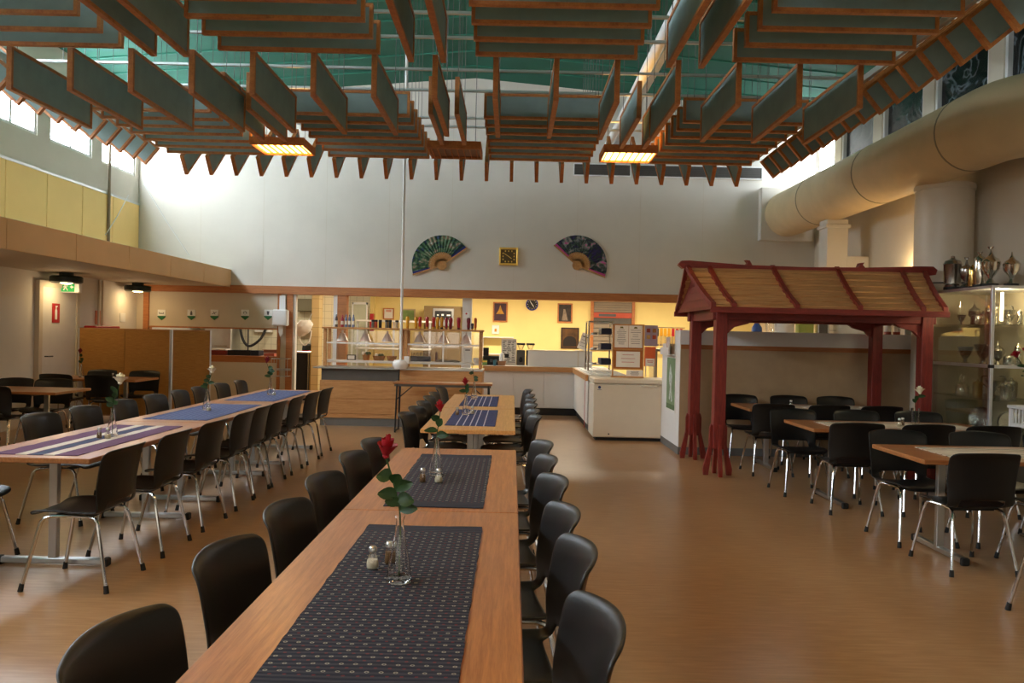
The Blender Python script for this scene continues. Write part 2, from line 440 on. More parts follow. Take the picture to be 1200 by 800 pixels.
for k, (px, shp) in enumerate(((189, 'tray'), (224, 'bottle'), (251, 'cutlery'), (287, 'plate'), (314, 'glass'))):
    p = at(px, 370, YB); w = .075
    t = thing('sorting_sign', 'small green-pointed sorting sign showing a %s above the tray hatch' % shp, 'sign', (p.x, YB+.005, p.z-.02), 0, 'sorting signs above the tray hatch')
    MB().prism([(-w, .0), (w, 0), (w, .14), (-w, .14)], 0, .01).build('plate', signwhite, t)
    MB().prism([(-w, 0), (0, -.06), (w, 0), (w, .02), (-w, .02)], -.002, .01).build('arrow', plain('arrow_green', '1F6B3A') if 'arrow_green' not in MATS else MATS['arrow_green'], t)
    ic = MB()
    if shp == 'tray': ic.box(-.045, .045, -.004, 0, .06, .075).box(-.045, -.035, -.004, 0, .075, .09).box(.035, .045, -.004, 0, .075, .09)
    elif shp == 'bottle': ic.prism([(-.02, .035), (.02, .035), (.02, .085), (.008, .1), (.008, .12), (-.008, .12), (-.008, .1), (-.02, .085)], -.004, 0)
    elif shp == 'cutlery': ic.prism([(-.045, .06), (-.04, .052), (.045, .09), (.04, .098)], -.004, 0).prism([(-.02, .1), (-.014, .105), (.02, .05), (.014, .045)], -.004, 0)
    elif shp == 'plate': ic.lathe([(.035, -.004), (.035, 0), (.022, 0), (.022, -.004)], 16, (0, 0, .075), False, 'Y')
    else: ic.prism([(-.025, .11), (-.015, .04), (.015, .04), (.025, .11)], -.004, 0)
    ic.build('pictogram', ink, t)

# doorway and posts to the right
dx1 = X15(390)
MB_p = struct('trim_2', MB().box(dx1, dx1+.08, YB, YB+.1, 0, ZB0), whitep)
struct('trim_3', MB().box(dx1+.08, dx1+.26, YB-.03, YB+.14, 0, ZB0), beamw)
struct('trim_4', MB().box(X15(541), X15(552), YB, YB+.2, 0, ZB0), white_l)
struct('door_jamb', MB().box(hx1+.29, hx1+.34, YB, YB+.12, 0, ZB0), whitep)['kind'] = 'structure'
# left wall door
d0, d1 = 12.05, 13.0
dr = struct('door_1', MB().box(XL+.001, XL+.05, d0, d1, .01, 2.12), white_l)
for a, b, c, d in ((d0-.09, d0, 0, 2.21), (d1, d1+.09, 0, 2.21), (d0, d1, 2.12, 2.21)):
    MB().box(XL, XL+.07, a, b, c, d).build('door_frame', wall_c, dr)
MB().box(XL+.05, XL+.055, d0+.0, d0+.012, .02, 2.1).build('door_gap', black, dr)
hd = MB().tube([(XL+.05, d0+.1, 1.05), (XL+.1, d0+.1, 1.05), (XL+.105, d0+.22, 1.05)], .01, 8).build('handle', steel_d, dr, True)
es = thing('extinguisher_sign', 'red fire extinguisher sign with white pictogram on the grey door', 'sign', (XL+.052, 12.42, 1.72))
MB().box(0, .006, -.1, .1, -.15, .15).build('plate', redp, es)
MB().prism([(-.03, -.1), (.03, -.1), (.03, .04), (.012, .07), (.012, .09), (.04, .1), (.04, .115), (-.02, .115), (-.012, .09), (-.012, .07), (-.03, .04)], .006, .008, 'YZ').build('pictogram', signwhite, es)
# second door frame hints and pipes on the left wall
pipe = thing('wall_pipes', 'pair of thin cream pipes running up beside the door', 'pipes', (XL+.03, 13.75, 0))
for dy in (0, .12): MB().tube([(0, dy, 0.02), (0, dy, 2.33)], .018, 8).build('pipe', wall_c, pipe, True)
up = MB().tube([(XL+.05, 14.0, 2.66), (XL+.05, 14.0, 5.7)], .025, 8).build('riser_pipe', plain('pipe_brown', '8C7B66'), None, True)
tag(up, 'slim brown riser pipe beside the yellow wall panels', 'pipe')
hose = thing('hose_cabinet', 'red wall cabinet peeking over the woven screen', 'cabinet', (XL, 13.75, 0))
MB().bbox(.001, .2, -.42, .42, .7, 1.535, .01).build('body', redp, hose); MB().bbox(.2, .215, -.4, .4, .72, 1.5, .005).build('door', redp, hose)
nt_ = MB().bbox(XL+.001, XL+.01, 14.55, 14.75, 1.62, 1.78, .002).build('wall_switch_plate', whitep); tag(nt_, 'small white switch plate on the wall behind the woven screen', 'switch')
pp = MB().bbox(XL+.001, XL+.02, 13.68, 13.84, 1.56, 1.8, .004).build('alarm_box', plain('alarm_orange', 'C9805E')); tag(pp, 'small pink alarm box on the pipes above the red cabinet', 'alarm')

# soffit lamps, exit sign
lampw = emit('warm_bulb', (1.0, .72, .3), 25)
dark_g = plain('dark_green_enamel', '14241C', .4)
for k, (x, y) in enumerate(((78, 320), (187, 336), (0, 300))):
    d = ray(x, y); s = (2.335 - H)/d.z; p = Vector((0, 0, H)) + d*s
    if k == 2: p = Vector((-6.25, 8.4, 2.34))
    nm = ('black ring ceiling lamp under the soffit above the exit sign', 'black ring ceiling lamp under the soffit by the tray hatch', 'black ring ceiling lamp under the soffit over the nearer corner table')[k]
    p.y = min(p.y, 14.6); p.x = max(p.x, -6.9)
    t = thing('ring_lamp', nm, 'lamp', (p.x, p.y, 2.34), 0, 'ring lamps under the soffit')
    MB().lathe([(.1, 0), (.1, -.05), (.21, -.05), (.23, -.07), (.23, -.14), (.2, -.16), (.12, -.16), (.12, -.06)], 24, close=False).build('ring', dark_g, t, True)
    MB().lathe([(.001, -.175), (.06, -.17), (.1, -.15), (.105, -.12)], 20, close=False).build('bulb', lampw, t, True)
    ld = bpy.data.lights.new('ring_lamp_light', 'POINT'); ld.energy = 5; ld.color = (1, .72, .42); ld.shadow_soft_size = .1
    lo = bpy.data.objects.new('lamp_light', ld); COL.objects.link(lo); lo.parent = t; lo.location = (0, 0, -.26)
p = at(80, 331, 12.62)
ex = thing('exit_sign', 'green emergency exit sign box hanging below the soffit', 'sign', (p.x, 12.62, 2.05))
MB().bbox(-.2, .2, -.05, .05, 0, .18, .01).build('housing', whitep, ex)
MB().box(-.19, .13, -.055, -.05, .015, .165).build('panel', signgreen, ex)
MB().prism([(-.15, .03), (-.1, .03), (-.1, .15), (-.15, .15)], -.058, -.055).lathe([(.014, -.058), (.014, -.055)], 10, (-.02, 0, .14), True, 'Y').prism([(-.05, .04), (-.035, .035), (-.01, .075), (.015, .03), (.03, .035), (.0, .1), (.03, .1), (.03, .112), (-.03, .115), (-.05, .09), (-.04, .08), (-.02, .1)], -.058, -.055).prism([(.06, .09), (.09, .12), (.09, .1), (.115, .1), (.115, .08), (.09, .08), (.09, .06)], -.058, -.055).build('pictogram', signwhite, ex)
MB().box(-.02, .02, -.02, .02, .18, .29).build('bracket', whitep, ex)

# ------------------------------------------------------------------ chairs
def catmull(pts, n):
    out = []; P = [Vector(p) for p in pts]; P = [2*P[0]-P[1]] + P + [2*P[-1]-P[-2]]
    for i in range(1, len(P)-2):
        for k in range(n):
            t = k/n; a, b, c, d = P[i-1], P[i], P[i+1], P[i+2]
            out.append(.5*((2*b) + (c-a)*t + (2*a-5*b+4*c-d)*t*t + (3*b-a-3*c+d)*t**3))
    out.append(P[-2]); return out
def make_shell():
    #       y     z    half width
    prof = [(.23, .418, .18), (.215, .443, .205), (.12, .452, .222), (0, .446, .228), (-.1, .44, .23), (-.16, .442, .23), (-.205, .462, .231),
            (-.226, .5, .233), (-.238, .57, .238), (-.25, .655, .243), (-.262, .725, .246), (-.275, .782, .246), (-.289, .815, .24), (-.31, .832, .222)]
    nx = 12; v = []; f = []
    for i, (y, z, w) in enumerate(prof):
        for k in range(nx+1):
            u = -1 + 2*k/nx
            yy, zz = y, z
            if i >= 6: yy += .06*u*u*min(1, (i-5)/3)
            else: zz += .018*u*u*u*u; 
            if i >= 12: zz -= .014*u*u
            v.append((w*u, yy, zz))
    for i in range(len(prof)-1):
        for k in range(nx):
            if i in (5, 6) and 2 <= k <= 9: continue
            if i == 8 and 4 <= k <= 7: pass
            f.append((i*(nx+1)+k, i*(nx+1)+k+1, (i+1)*(nx+1)+k+1, (i+1)*(nx+1)+k))
    m = MB().add(v, f); me = bpy.data.meshes.new('shell'); me.from_pydata(m.v, [], m.f)
    o = bpy.data.objects.new('tmp_shell', me); COL.objects.link(o)
    so_ = o.modifiers.new('s', 'SOLIDIFY'); so_.thickness = .014; so_.offset = 0
    ss = o.modifiers.new('u', 'SUBSURF'); ss.levels = 2
    dg = bpy.context.evaluated_depsgraph_get(); me2 = bpy.data.meshes.new_from_object(o.evaluated_get(dg))
    bpy.data.objects.remove(o); bpy.data.meshes.remove(me)
    me2.name = 'shell'; me2.polygons.foreach_set('use_smooth', [True]*len(me2.polygons))
    return me2
shell_me = make_shell()
def make_chair():
    t = thing('plastic_chair', 'black chair', 'chair')
    obj('shell', shell_me, black_p, t)
    for sx in (-1, 1):
        for sy in (1, -1):
            path = [(sx*.15, sy*.0, .425), (sx*.165, sy*.11, .424), (sx*.172, sy*.145, .415), (sx*.178, sy*.165, .39), (sx*.185, sy*.175, .35), (sx*.225, sy*.245, .02)]
            l = MB().tube(path, .011, 8).build('leg', chrome, t, True)
            MB().tube([(sx*.223, sy*.242, .045), (sx*.2275, sy*.249, 0)], [.0135, .016], 8).build('rubber_foot', rubber, l)
    MB().box(-.15, .15, -.1, -.07, .41, .43).box(-.15, .15, .07, .1, .41, .43).build('seat_bracket', black, t)
    return t
chair0 = make_chair(); used = [False]
def place_chair(x, y, rz, label, group, jit=3):
    c = copy_tree(chair0) if used[0] else chair0
    used[0] = True
    c.location = (x, y, 0); c.rotation_euler = (0, 0, rz + R(random.uniform(-jit, jit)))
    c['label'] = label; c['group'] = group
    return c
def chair_row(spots, x, rz, side, row, group, turn=0):
    n = len(spots)
    for i, y in enumerate(sorted(spots, reverse=True)):
        place_chair(x + random.uniform(-.012, .012), y, rz + R(turn), 'black plastic chair, %s from the serving counter, %s side of the %s' % (ORD[i+1], side, row), group)
chair_row([2.01, 2.67, 3.23, 3.93, 4.6, 5.25, 6.98, 7.55, 8.2, 8.85, 9.5, 10.35], -.02, R(90), 'pavilion', 'dotted runner tables', 'chairs along the dotted runner tables', 9)
chair_row([1.84, 2.56, 3.2, 3.86, 4.6, 5.2, 7.0, 7.6, 8.2, 8.9, 9.5, 10.35], -.665, R(-90), 'window', 'dotted runner tables', 'chairs along the dotted runner tables', -6)
chair_row([4.78, 5.5, 6.2, 6.9, 7.42, 7.95, 8.6, 9.27, 9.95], -2.55, R(90), 'aisle', 'purple runner tables', 'chairs along the purple runner tables')
chair_row([5.05, 6.3, 6.98, 7.66, 8.3, 8.95, 9.55, 10.25, 10.93], -3.5, R(-90), 'window', 'purple runner tables', 'chairs along the purple runner tables')

# ------------------------------------------------------------------ dining tables
def make_table(L, W_, along='Y', mat=oak, co=None):
    t = thing('dining_table', 'oak table', 'table')
    hx, hy = (W_/2, L/2) if along == 'Y' else (L/2, W_/2)
    MB().bbox(-hx, hx, -hy, hy, .707, .74, .004).build('table_top', mat, t)
    for s in (-1, 1):
        off = s*(co or (L/2 - .33))
        c = (0, off) if along == 'Y' else (off, 0)
        MB().bbox(c[0]-.028, c[0]+.028, c[1]-.02, c[1]+.02, .03, .69, .004).build('column', steel, t)
        if along == 'Y': b = MB().bbox(-.34, .34, c[1]-.025, c[1]+.025, .012, .05, .006); e = [(-.34, c[1]), (.34, c[1])]; u = MB().box(-.3, .3, c[1]-.02, c[1]+.02, .685, .707)
        else: b = MB().bbox(c[0]-.025, c[0]+.025, -.34, .34, .012, .05, .006); e = [(c[0], -.34), (c[0], .34)]; u = MB().box(c[0]-.02, c[0]+.02, -.3, .3, .685, .707)
        fb = b.build('foot_bar', steel, t); u.build('top_bar', steel_d, t)
        ex_, ey_ = (.018, .028) if along == 'Y' else (.028, .018)
        for q in e: MB().bbox(q[0]-ex_, q[0]+ex_, q[1]-ey_, q[1]+ey_, 0, .053, .006).build('end_cap', rubber, fb)
    return t
TL = 1.94
def runner(cx, cy, L, W_, along, mat, label, group, name='table_runner'):
    m = MB(); nu, nv = 10, 44; v = []; f = []
    for top in (1, 0):
        for j in range(nv+1):
            for i in range(nu+1):
                x = (-.5 + i/nu)*W_; y = (-.5 + j/nv)*L
                x += .0012*math.sin(j*1.3+i*.4) + (random.uniform(-.0015, .0015) if i in (0, nu) else 0)
                z = .0035 if top else .0006
                if top: z += .0012*math.sin(j*.9)*math.cos(i*.6) + .0012*random.random()
                v.append((x, y, z) if along == 'Y' else (y, x, z))
    n = (nu+1)*(nv+1)
    for j in range(nv):
        for i in range(nu):
            a = j*(nu+1)+i; f.append((a, a+1, a+nu+2, a+nu+1)); f.append((n+a, n+a+nu+1, n+a+nu+2, n+a+1))
    for j in range(nv):
        for a in (j*(nu+1), j*(nu+1)+nu): f.append((a, a+nu+1, n+a+nu+1, n+a))
    for i in range(nu):
        for a in (i, nv*(nu+1)+i): f.append((a, a+1, n+a+1, n+a))
    o = m.add(v, f).build(name, mat, None, True, (cx, cy, .7401)); tag(o, label, 'table runner', group); return o
tproto = make_table(TL, .79, 'Y', oak, .70); tsec = make_table(TL, .79, 'Y', oak, .60); t_left = make_table(TL, .79); t_pale = make_table(TL, .79, 'Y', oak_p, .53)
def put(proto, loc, label, group, rz=0, first=[]):
    if proto in first: o = copy_tree(proto)
    else: o = proto; first.append(proto)
    o.location = loc; o.rotation_euler = (0, 0, rz); tag(o, label, None, group); return o
G1, G2, G3, G4 = 'tables in the dotted runner row', 'tables in the purple runner row', 'tables by the red pavilion', 'tables by the woven screen'
CX = -.35
put(tproto, (CX, 2.585, 0), 'long oak table under the larger dark dotted runner', G1)
put(tsec, (CX, 4.53, 0), 'long oak table under the second dotted runner with plain hem', G1)
put(t_pale, (CX, 7.55, 0), 'pale oak table under a blue runner with white lines and a red rose', G1)
put(t_pale, (CX, 9.5, 0), 'pale oak table under the blue runner nearest the folding table', G1)
LX = -2.91
put(t_left, (LX, 5.72, 0), 'oak table under the purple, white and blue striped runner', G2)
put(t_left, (LX, 7.67, 0), 'oak table under a blue checked runner with a white rose', G2)
put(t_left, (LX, 9.62, 0), 'oak table under a blue checked runner with a dark red rose', G2)
G5 = 'table runners'
runner(-.34, 2.50, 1.54, .47, 'Y', run_dot, 'dark blue runner with cream and red dots under the tall rose', G5)
runner(-.345, 4.42, 1.58, .46, 'Y', run_dot, 'dark blue dotted runner, second from the tall red rose', G5)
runner(-.35, 7.6, 1.45, .44, 'Y', run_blue, 'blue runner with thin white lines under the short red rose', G5)
runner(-.36, 9.45, 1.4, .42, 'Y', run_blue, 'blue runner with thin white lines beside the folding table', G5)
runner(-2.9, 5.62, 1.55, .52, 'Y', run_purple, 'purple runner with white and blue stripes lengthwise', G5)
runner(-2.9, 7.6, 1.5, .56, 'Y', run_check, 'blue checked runner under the slim white rose', G5)
runner(-2.9, 9.6, 1.6, .56, 'Y', run_check, 'blue checked runner under the dark red rose', G5)
# tables by the pavilion
tx = make_table(1.8, .8, 'X', oak_x)
put(tx, (3.76, 5.86, 0), 'oak table with cream runner farthest from the pavilion', G3)
put(tx, (3.68, 7.66, 0), 'oak table with cream runner just outside the pavilion roof', G3)
put(tx, (3.68, 9.62, 0), 'oak table standing under the pavilion roof', G3)
runner(3.82, 5.86, 1.4, .5, 'X', run_cream, 'cream striped runner on the table farthest from the pavilion', G5)
runner(3.72, 7.66, 1.4, .46, 'X', run_cream, 'cream striped runner on the table with the single white rose', G5)
runner(3.72, 9.62, 1.4, .46, 'X', run_cream, 'cream striped runner on the table under the pavilion', G5)
G6 = 'chairs at the pavilion tables'
def rchairs(xs, y, rz, txt):
    for i, x in enumerate(xs): place_chair(x, y, rz, 'black plastic chair, %s from the display case, %s' % (ORD[len(xs)-i], txt), G6, 4)
rchairs([3.16, 3.78], 5.5, 0, 'aisle side of the outermost table')
rchairs([3.16, 3.8, 4.4], 6.22, R(180), 'pavilion side of the outermost table')
rchairs([3.1, 3.72, 4.32], 7.28, 0, 'near side of the white rose table')
rchairs([2.95, 3.62, 4.25], 8.06, R(180), 'pavilion side of the white rose table')
rchairs([2.98, 3.6, 4.2], 9.2, 0, 'aisle side of the roofed table')
rchairs([2.95, 3.6, 4.2], 10.06, R(180), 'wall side of the roofed table')
place_chair(3.2, 4.42, R(10), 'black plastic chair pulled out alone from the outermost cream runner table', G6)
# corner tables by the woven screen
put(tx, (-6.27, 9.75, 0), 'oak corner table nearer the purple runner row', G4)
tshort = make_table(1.35, .8, 'X', oak_x)
put(tshort, (-6.27, 12.2, 0), 'short oak corner table against the woven screen', G4)
G7 = 'chairs at the corner tables'
for i, (x, y, rz, txt) in enumerate(((-6.5, 9.3, 0, 'black plastic chair at the corner table, back to the room, near the window wall'), (-5.99, 9.32, 0, 'black plastic chair at the corner table, back to the room, beside the aisle'),
        (-6.5, 10.18, 180, 'black plastic chair facing the room behind the nearer corner table, window side'), (-5.99, 10.18, 180, 'black plastic chair facing the room behind the nearer corner table, aisle side'),
        (-6.62, 11.75, 0, 'black plastic chair before the short corner table, window side'), (-5.95, 11.72, 0, 'black plastic chair before the short corner table, aisle side'),
        (-6.6, 12.58, 180, 'black plastic chair between the short corner table and the screen, door side'), (-5.9, 12.58, 180, 'black plastic chair between the short corner table and the screen, aisle side'))):
    place_chair(x, y, R(rz), txt, G7, 4)

# ------------------------------------------------------------------ roses, vases, shakers
def bloom_mesh(rad, openness=1.0):
    m = MB()
    for ring, (n, r0, h, lean) in enumerate(((3, .22, 1.0, .1), (5, .5, .95, .28), (6, .8, .85, .5))):
        for k in range(n):
            a0 = 2*math.pi*k/n + ring*.6; v = []; f = []; U, V = 4, 4
            for j in range(V+1):
                t = j/V
                for i in range(U+1):
                    u = -1 + 2*i/U; a = a0 + u*(math.pi/n)*1.25
                    rr = r0*(.25 + .75*math.sin(min(1, t*1.25)*math.pi/2)) + lean*openness*t**3*.5 - .06*abs(u)
                    z = h*t*1.35 - .14*abs(u)**2*t - (.18*t**4*ring)
                    v.append((rad*rr*math.cos(a), rad*rr*math.sin(a), rad*z))
            for j in range(V):
                for i in range(U): q = j*(U+1)+i; f.append((q, q+1, q+U+2, q+U+1))
            m.add(v, f)
    m.lathe([(rad*.05, -rad*.2), (rad*.3, -rad*.05), (rad*.28, rad*.1)], 8)
    return m
def leaf_mb(p, d, L, w, droop=.3, face=(0.2, -1, .35)):
    d = Vector(d).normalized(); side = d.cross(Vector(face)).normalized(); upv = side.cross(d)
    v = []; f = []; n = 5
    for i in range(n+1):
        t = i/n; ww = w*math.sin(math.pi*min(.98, t*.9+.05))**.8 * (1-.25*t); c = Vector(p) + d*L*t - Vector((0, 0, 1))*droop*L*t*t
        v += [c - side*ww + upv*ww*.35, c, c + side*ww + upv*ww*.35]
    for i in range(n):
        a = i*3; f += [(a, a+1, a+4, a+3), (a+1, a+2, a+5, a+4)]
    return MB().add(v, f)
def vase_cone(h=.21, r=.041):
    pr = [(r*.96, .0), (r, .006), (r*.9, .04), (r*.55, h*.55), (r*.32, h*.85), (r*.3, h*.93), (r*.4, h), (r*.35, h), (r*.25, h*.93), (r*.27, h*.85), (r*.5, h*.55), (r*.84, .04), (r*.88, .016), (.0005, .014)]
    return MB().lathe(pr, 24, close=False).add([(r*.96*math.cos(2*math.pi*k/24), r*.96*math.sin(2*math.pi*k/24), 0) for k in range(24)], [tuple(range(24))])
vase_me = vase_cone().mesh('vase', True)
def rose(x, y, z, h, lean, mat, label, vlabel, brad=.026, nleaf=5, vs_=1.0, straight=False, seed=1, vname='bud_vase', ang=None):
    rnd = random.Random(seed)
    if straight:
        r = .037; hh = .17
        v = MB().lathe([(r, 0), (r, hh), (r-.003, hh), (r-.003, .012), (.0005, .012)], 20, close=False).add([(r*math.cos(2*math.pi*k/20), r*math.sin(2*math.pi*k/20), 0) for k in range(20)], [tuple(range(20))]).build(vname, vglass, None, True, (x, y, z))
    else:
        v = obj(vname, vase_me, vglass, None, (x, y, z)); v.scale = (vs_, vs_, vs_)
    tag(v, vlabel, 'vase', 'glass bud vases on the tables')
    t = thing('rose', label, 'flower', (x, y, z + .0145), 0, 'roses in bud vases')
    lx, ly = lean; neck = .19*vs_
    pts = catmull([(0, 0, .004), (0, 0, neck), (lx*.35, ly*.35, neck + (h-neck)*.45), (lx, ly, h)], 5)
    MB().tube(pts, .0028, 6).build('stem', stemm, t, True)
    b = obj('bloom', bloom_mesh(brad*1.15, .55 if mat is not rose_w else 1.0).mesh('bloom', True), mat, t, pts[-1]); b.scale = (1, 1, 1.45 if mat is not rose_w else 1.1); b.rotation_euler = (ly*1.2 + .15, lx*1.5, rnd.random()*6)
    for k in range(nleaf):
        tt = pts[6 + int(k*(len(pts)-8)/max(1, nleaf))]; a = rnd.random()*6.28 if ang is None else ang[k]
        leaf_mb(tt, (math.cos(a), -.25, .25+.6*abs(math.sin(a))), rnd.uniform(.05, .08), rnd.uniform(.02, .028), .25, (rnd.uniform(-.4, .4), -1, rnd.uniform(.0, .5))).build('leaf', leafm, t, True)
    return t
lid_me = MB().lathe([(.0125, .058), (.0145, .06), (.0145, .07), (.01, .076), (.0005, .077)], 16, close=False).mesh('lid', True)
body_me = MB().lathe([(.019, 0), (.021, .004), (.0215, .02), (.018, .035), (.012, .05), (.0125, .06)], 18).mesh('body', True)
cont_me = MB().lathe([(.017, .003), (.0195, .006), (.02, .02), (.0165, .031), (.0005, .031)], 16).mesh('contents', True)
pbody_me = MB().lathe([(.016, 0), (.0175, .004), (.0165, .03), (.013, .05), (.0125, .06)], 18).mesh('body', True)
pcont_me = MB().lathe([(.014, .003), (.0158, .006), (.015, .03), (.0125, .042), (.0005, .042)], 16).mesh('contents', True)
sglass = glass('shaker_glass', 'FFFFFF', 0, True, .12)
def shaker(x, y, z, kind, where):
    t = thing('%s_shaker' % kind, 'small glass %s shaker with metal cap %s' % (kind, where), 'shaker', (x, y, z), 0, 'shakers on the tables')
    obj('body', body_me if kind == 'salt' else pbody_me, sglass, t)
    c = obj('contents', (cont_me if kind == 'salt' else pcont_me), salt if kind == 'salt' else pepper, t)
    obj('lid', lid_me, steel, t)
TZ = .7445
rose(-.345, 2.53, TZ, .385, (-.05, .0), rose_r, 'large red rose with broad leaves on the dotted runner', 'tall conical glass vase holding the large red rose', .032, 7, 1, seed=3, ang=[.3, 2.6, 0, 3.4, 5.6, 1.2, 3.0])
shaker(-.452, 2.66, TZ, 'salt', 'beside the large red rose'); shaker(-.405, 2.72, TZ, 'pepper', 'beside the large red rose')
rose(-.41, 4.45, TZ, .345, (.015, .02), rose_r, 'red rose on the second dotted runner', 'conical glass vase on the second dotted runner', .028, 4, .97, seed=5, ang=[.2, 3.2, 5, 2.4])
shaker(-.46, 4.22, TZ, 'pepper', 'on the second dotted runner'); shaker(-.375, 4.22, TZ, 'salt', 'on the second dotted runner')
rose(-.44, 7.8, TZ, .28, (-.005, .0), rose_r, 'short red rose on the blue lined runner', 'glass vase under the short red rose', .034, 4, .95, seed=6)
shaker(-.52, 7.75, TZ, 'pepper', 'by the short red rose'); shaker(-.38, 7.9, TZ, 'salt', 'by the short red rose')
rose(-.45, 9.7, TZ, .39, (-.03, .0), rose_w, 'cream rose on the blue runner beside the folding table', 'glass vase beside the folding table', .03, 3, 1, seed=8)
rose(-2.87, 5.72, TZ, .37, (.05, .0), rose_w, 'open cream rose on the purple striped runner', 'glass vase on the purple striped runner', .044, 6, .95, seed=9)
shaker(-2.9, 5.6, TZ, 'pepper', 'on the purple striped runner'); shaker(-2.84, 5.6, TZ, 'salt', 'on the purple striped runner')
rose(-2.96, 7.72, TZ, .35, (.05, .0), rose_w, 'white rose bud on the blue checked runner', 'glass vase holding the white rose bud', .04, 5, .95, seed=10)
shaker(-2.9, 7.62, TZ, 'salt', 'on the blue checked runner by the white bud')
rose(-2.93, 9.66, TZ, .38, (-.05, .0), rose_d, 'dark red rose on the farthest checked runner', 'glass vase holding the dark red rose', .036, 6, .95, seed=11)
shaker(-2.86, 9.58, TZ, 'salt', 'beside the dark red rose')
rose(3.93, 7.7, TZ, .3, (.04, .0), rose_w, 'white rose in a straight glass beside the pavilion', 'straight glass tumbler vase beside the pavilion', .042, 4, 1, True, seed=12)
shaker(3.74, 7.62, TZ, 'salt', 'beside the straight glass vase'); shaker(3.8, 7.68, TZ, 'pepper', 'beside the straight glass vase')
shaker(3.4, 9.62, TZ, 'salt', 'on the table under the pavilion')
rose(-6.62, 12.22, .7405, .36, (-.03, 0), rose_d, 'dark red rose on the short corner table', 'glass vase on the short corner table', .034, 5, .95, seed=13)
rose(-6.42, 9.75, .7405, .36, (.0, 0), rose_r, 'red rose on the corner table nearer the aisle', 'glass vase on the nearer corner table', .034, 5, .95, seed=14)
shaker(-6.1, 12.15, .7405, 'salt', 'on the short corner table'); shaker(-6.5, 9.65, .7405, 'salt', 'on the nearer corner table')

# ------------------------------------------------------------------ baffle canopy
RAIL = .029
def make_baffle(L, h, x0=None):
    x0 = -L/2 if x0 is None else x0
    t = thing('ceiling_baffle', 'baffle', 'baffle')
    MB().box(x0+RAIL*.6, x0+L-RAIL*.6, -.014, .014, RAIL*.6, h-RAIL*.6).build('felt_panel', felt, t)
    MB().box(x0, x0+L, -.024, .024, 0, RAIL).build('frame_rail', framew, t); MB().box(x0, x0+L, -.024, .024, h-RAIL, h).build('frame_rail', framew, t)
    MB().box(x0, x0+RAIL, -.024, .024, RAIL, h-RAIL).build('frame_rail', framew, t); MB().box(x0+L-RAIL, x0+L, -.024, .024, RAIL, h-RAIL).build('frame_rail', framew, t)
    return t
wire_me = MB().tube([(0, 0, 0), (0, 0, 1)], .0035, 4).mesh('suspension_wire')
def add_wires(t, L, h):
    for s in (-1, 1):
        w = obj('suspension_wire', wire_me, steel_d, t, (s*(L/2-.12), 0, h-.01)); t['w%d' % s] = 1
def hang(proto, x, y, z, rz, label, group, L, h, wires=True, tilt=0):
    o = copy_tree(proto); o.location = (x, y, z); o.rotation_euler = (0, tilt, rz); tag(o, label, 'baffle', group)
    if wires:
        for s in (-1, 1):
            w = obj('suspension_wire', wire_me, steel_d, o, (s*(L/2-.12), 0, h-.01))
            wx = x + math.cos(rz)*s*(L/2-.12); w.scale = (1, 1, zc(wx) - z - h + .01)
    return o
bX = make_baffle(1.4, .28); bY = make_baffle(1.4, .4); bF = make_baffle(.9, .3, 0)
XG = [XC + 2.23*k for k in (-1.5, -.5, .5, 1.5)]
names = ['over the window side', 'over the purple runner', 'over the clock', 'over the pavilion']
for i, gx in enumerate(XG):
    for k in range(7):
        hang(bX, gx, 8.91+.35*k, 3.95, 0, 'crosswise felt baffle, %s from the fan wall in the rear stack %s' % (ORD[7-k], names[i]), 'rear crosswise baffles', 1.4, .28)
    for k in range(2, 7):
        hang(bX, gx, 4.8+.35*k, 3.95, 0, 'crosswise felt baffle, %s from the lengthwise row in the forward stack %s' % (ORD[7-k], names[i]), 'forward crosswise baffles', 1.4, .28)
SIDE = ['towards the bright windows', 'above the centre tables', 'towards the pavilion']
for k in range(15):
    hang(bY, -4.65+.556*k, 7.97, 3.68, R(90), 'deep lengthwise felt baffle, %s from the round duct, between the crosswise stacks' % ORD[15-k], 'lengthwise baffles in the middle row', 1.4, .4)
for g, gx in enumerate([XC-2.23, XC, XC+2.23]):
    for s in (-1, 1):
        hang(bY, gx+.14*s, 6.2, 3.88, R(90), 'lengthwise baffle of the pair %s, %s side, between forward stacks' % (SIDE[g], ('window', 'duct')[s > 0]), 'paired baffles in the forward row', 1.4, .4)
        hang(bY, gx+.14*s, 9.2, 3.88, R(90), 'lengthwise baffle of the pair before the box lamp %s, %s side' % (SIDE[g], ('window', 'duct')[s > 0]), 'paired baffles in front of the lamps', 1.4, .4)
for k in range(23):
    hang(bF, -4.7+.357*k, 11.35, 3.72, R(90), 'small tilted felt baffle facing the fan wall, %s from the round duct' % ORD[23-k], 'tilted baffles towards the wall fans', .9, .3, False, R(-40))
for k in range(19):
    y = 11.1 - .357*k
    hang(bF, 3.6, y, 3.80, 0, 'small tilted felt baffle above the round duct, %s from the fan wall' % ORD[k+1], 'tilted baffles above the duct', .9, .3, False, R(-40))
    hang(bF, -5.17, y, 3.80, R(180), 'small tilted felt baffle towards the bright windows, %s from the fan wall' % ORD[k+1], 'tilted baffles towards the bright windows', .9, .3, False, R(-40))
for p_ in (bX, bY, bF):
    for ch in list(p_.children): bpy.data.objects.remove(ch)
    bpy.data.objects.remove(p_)
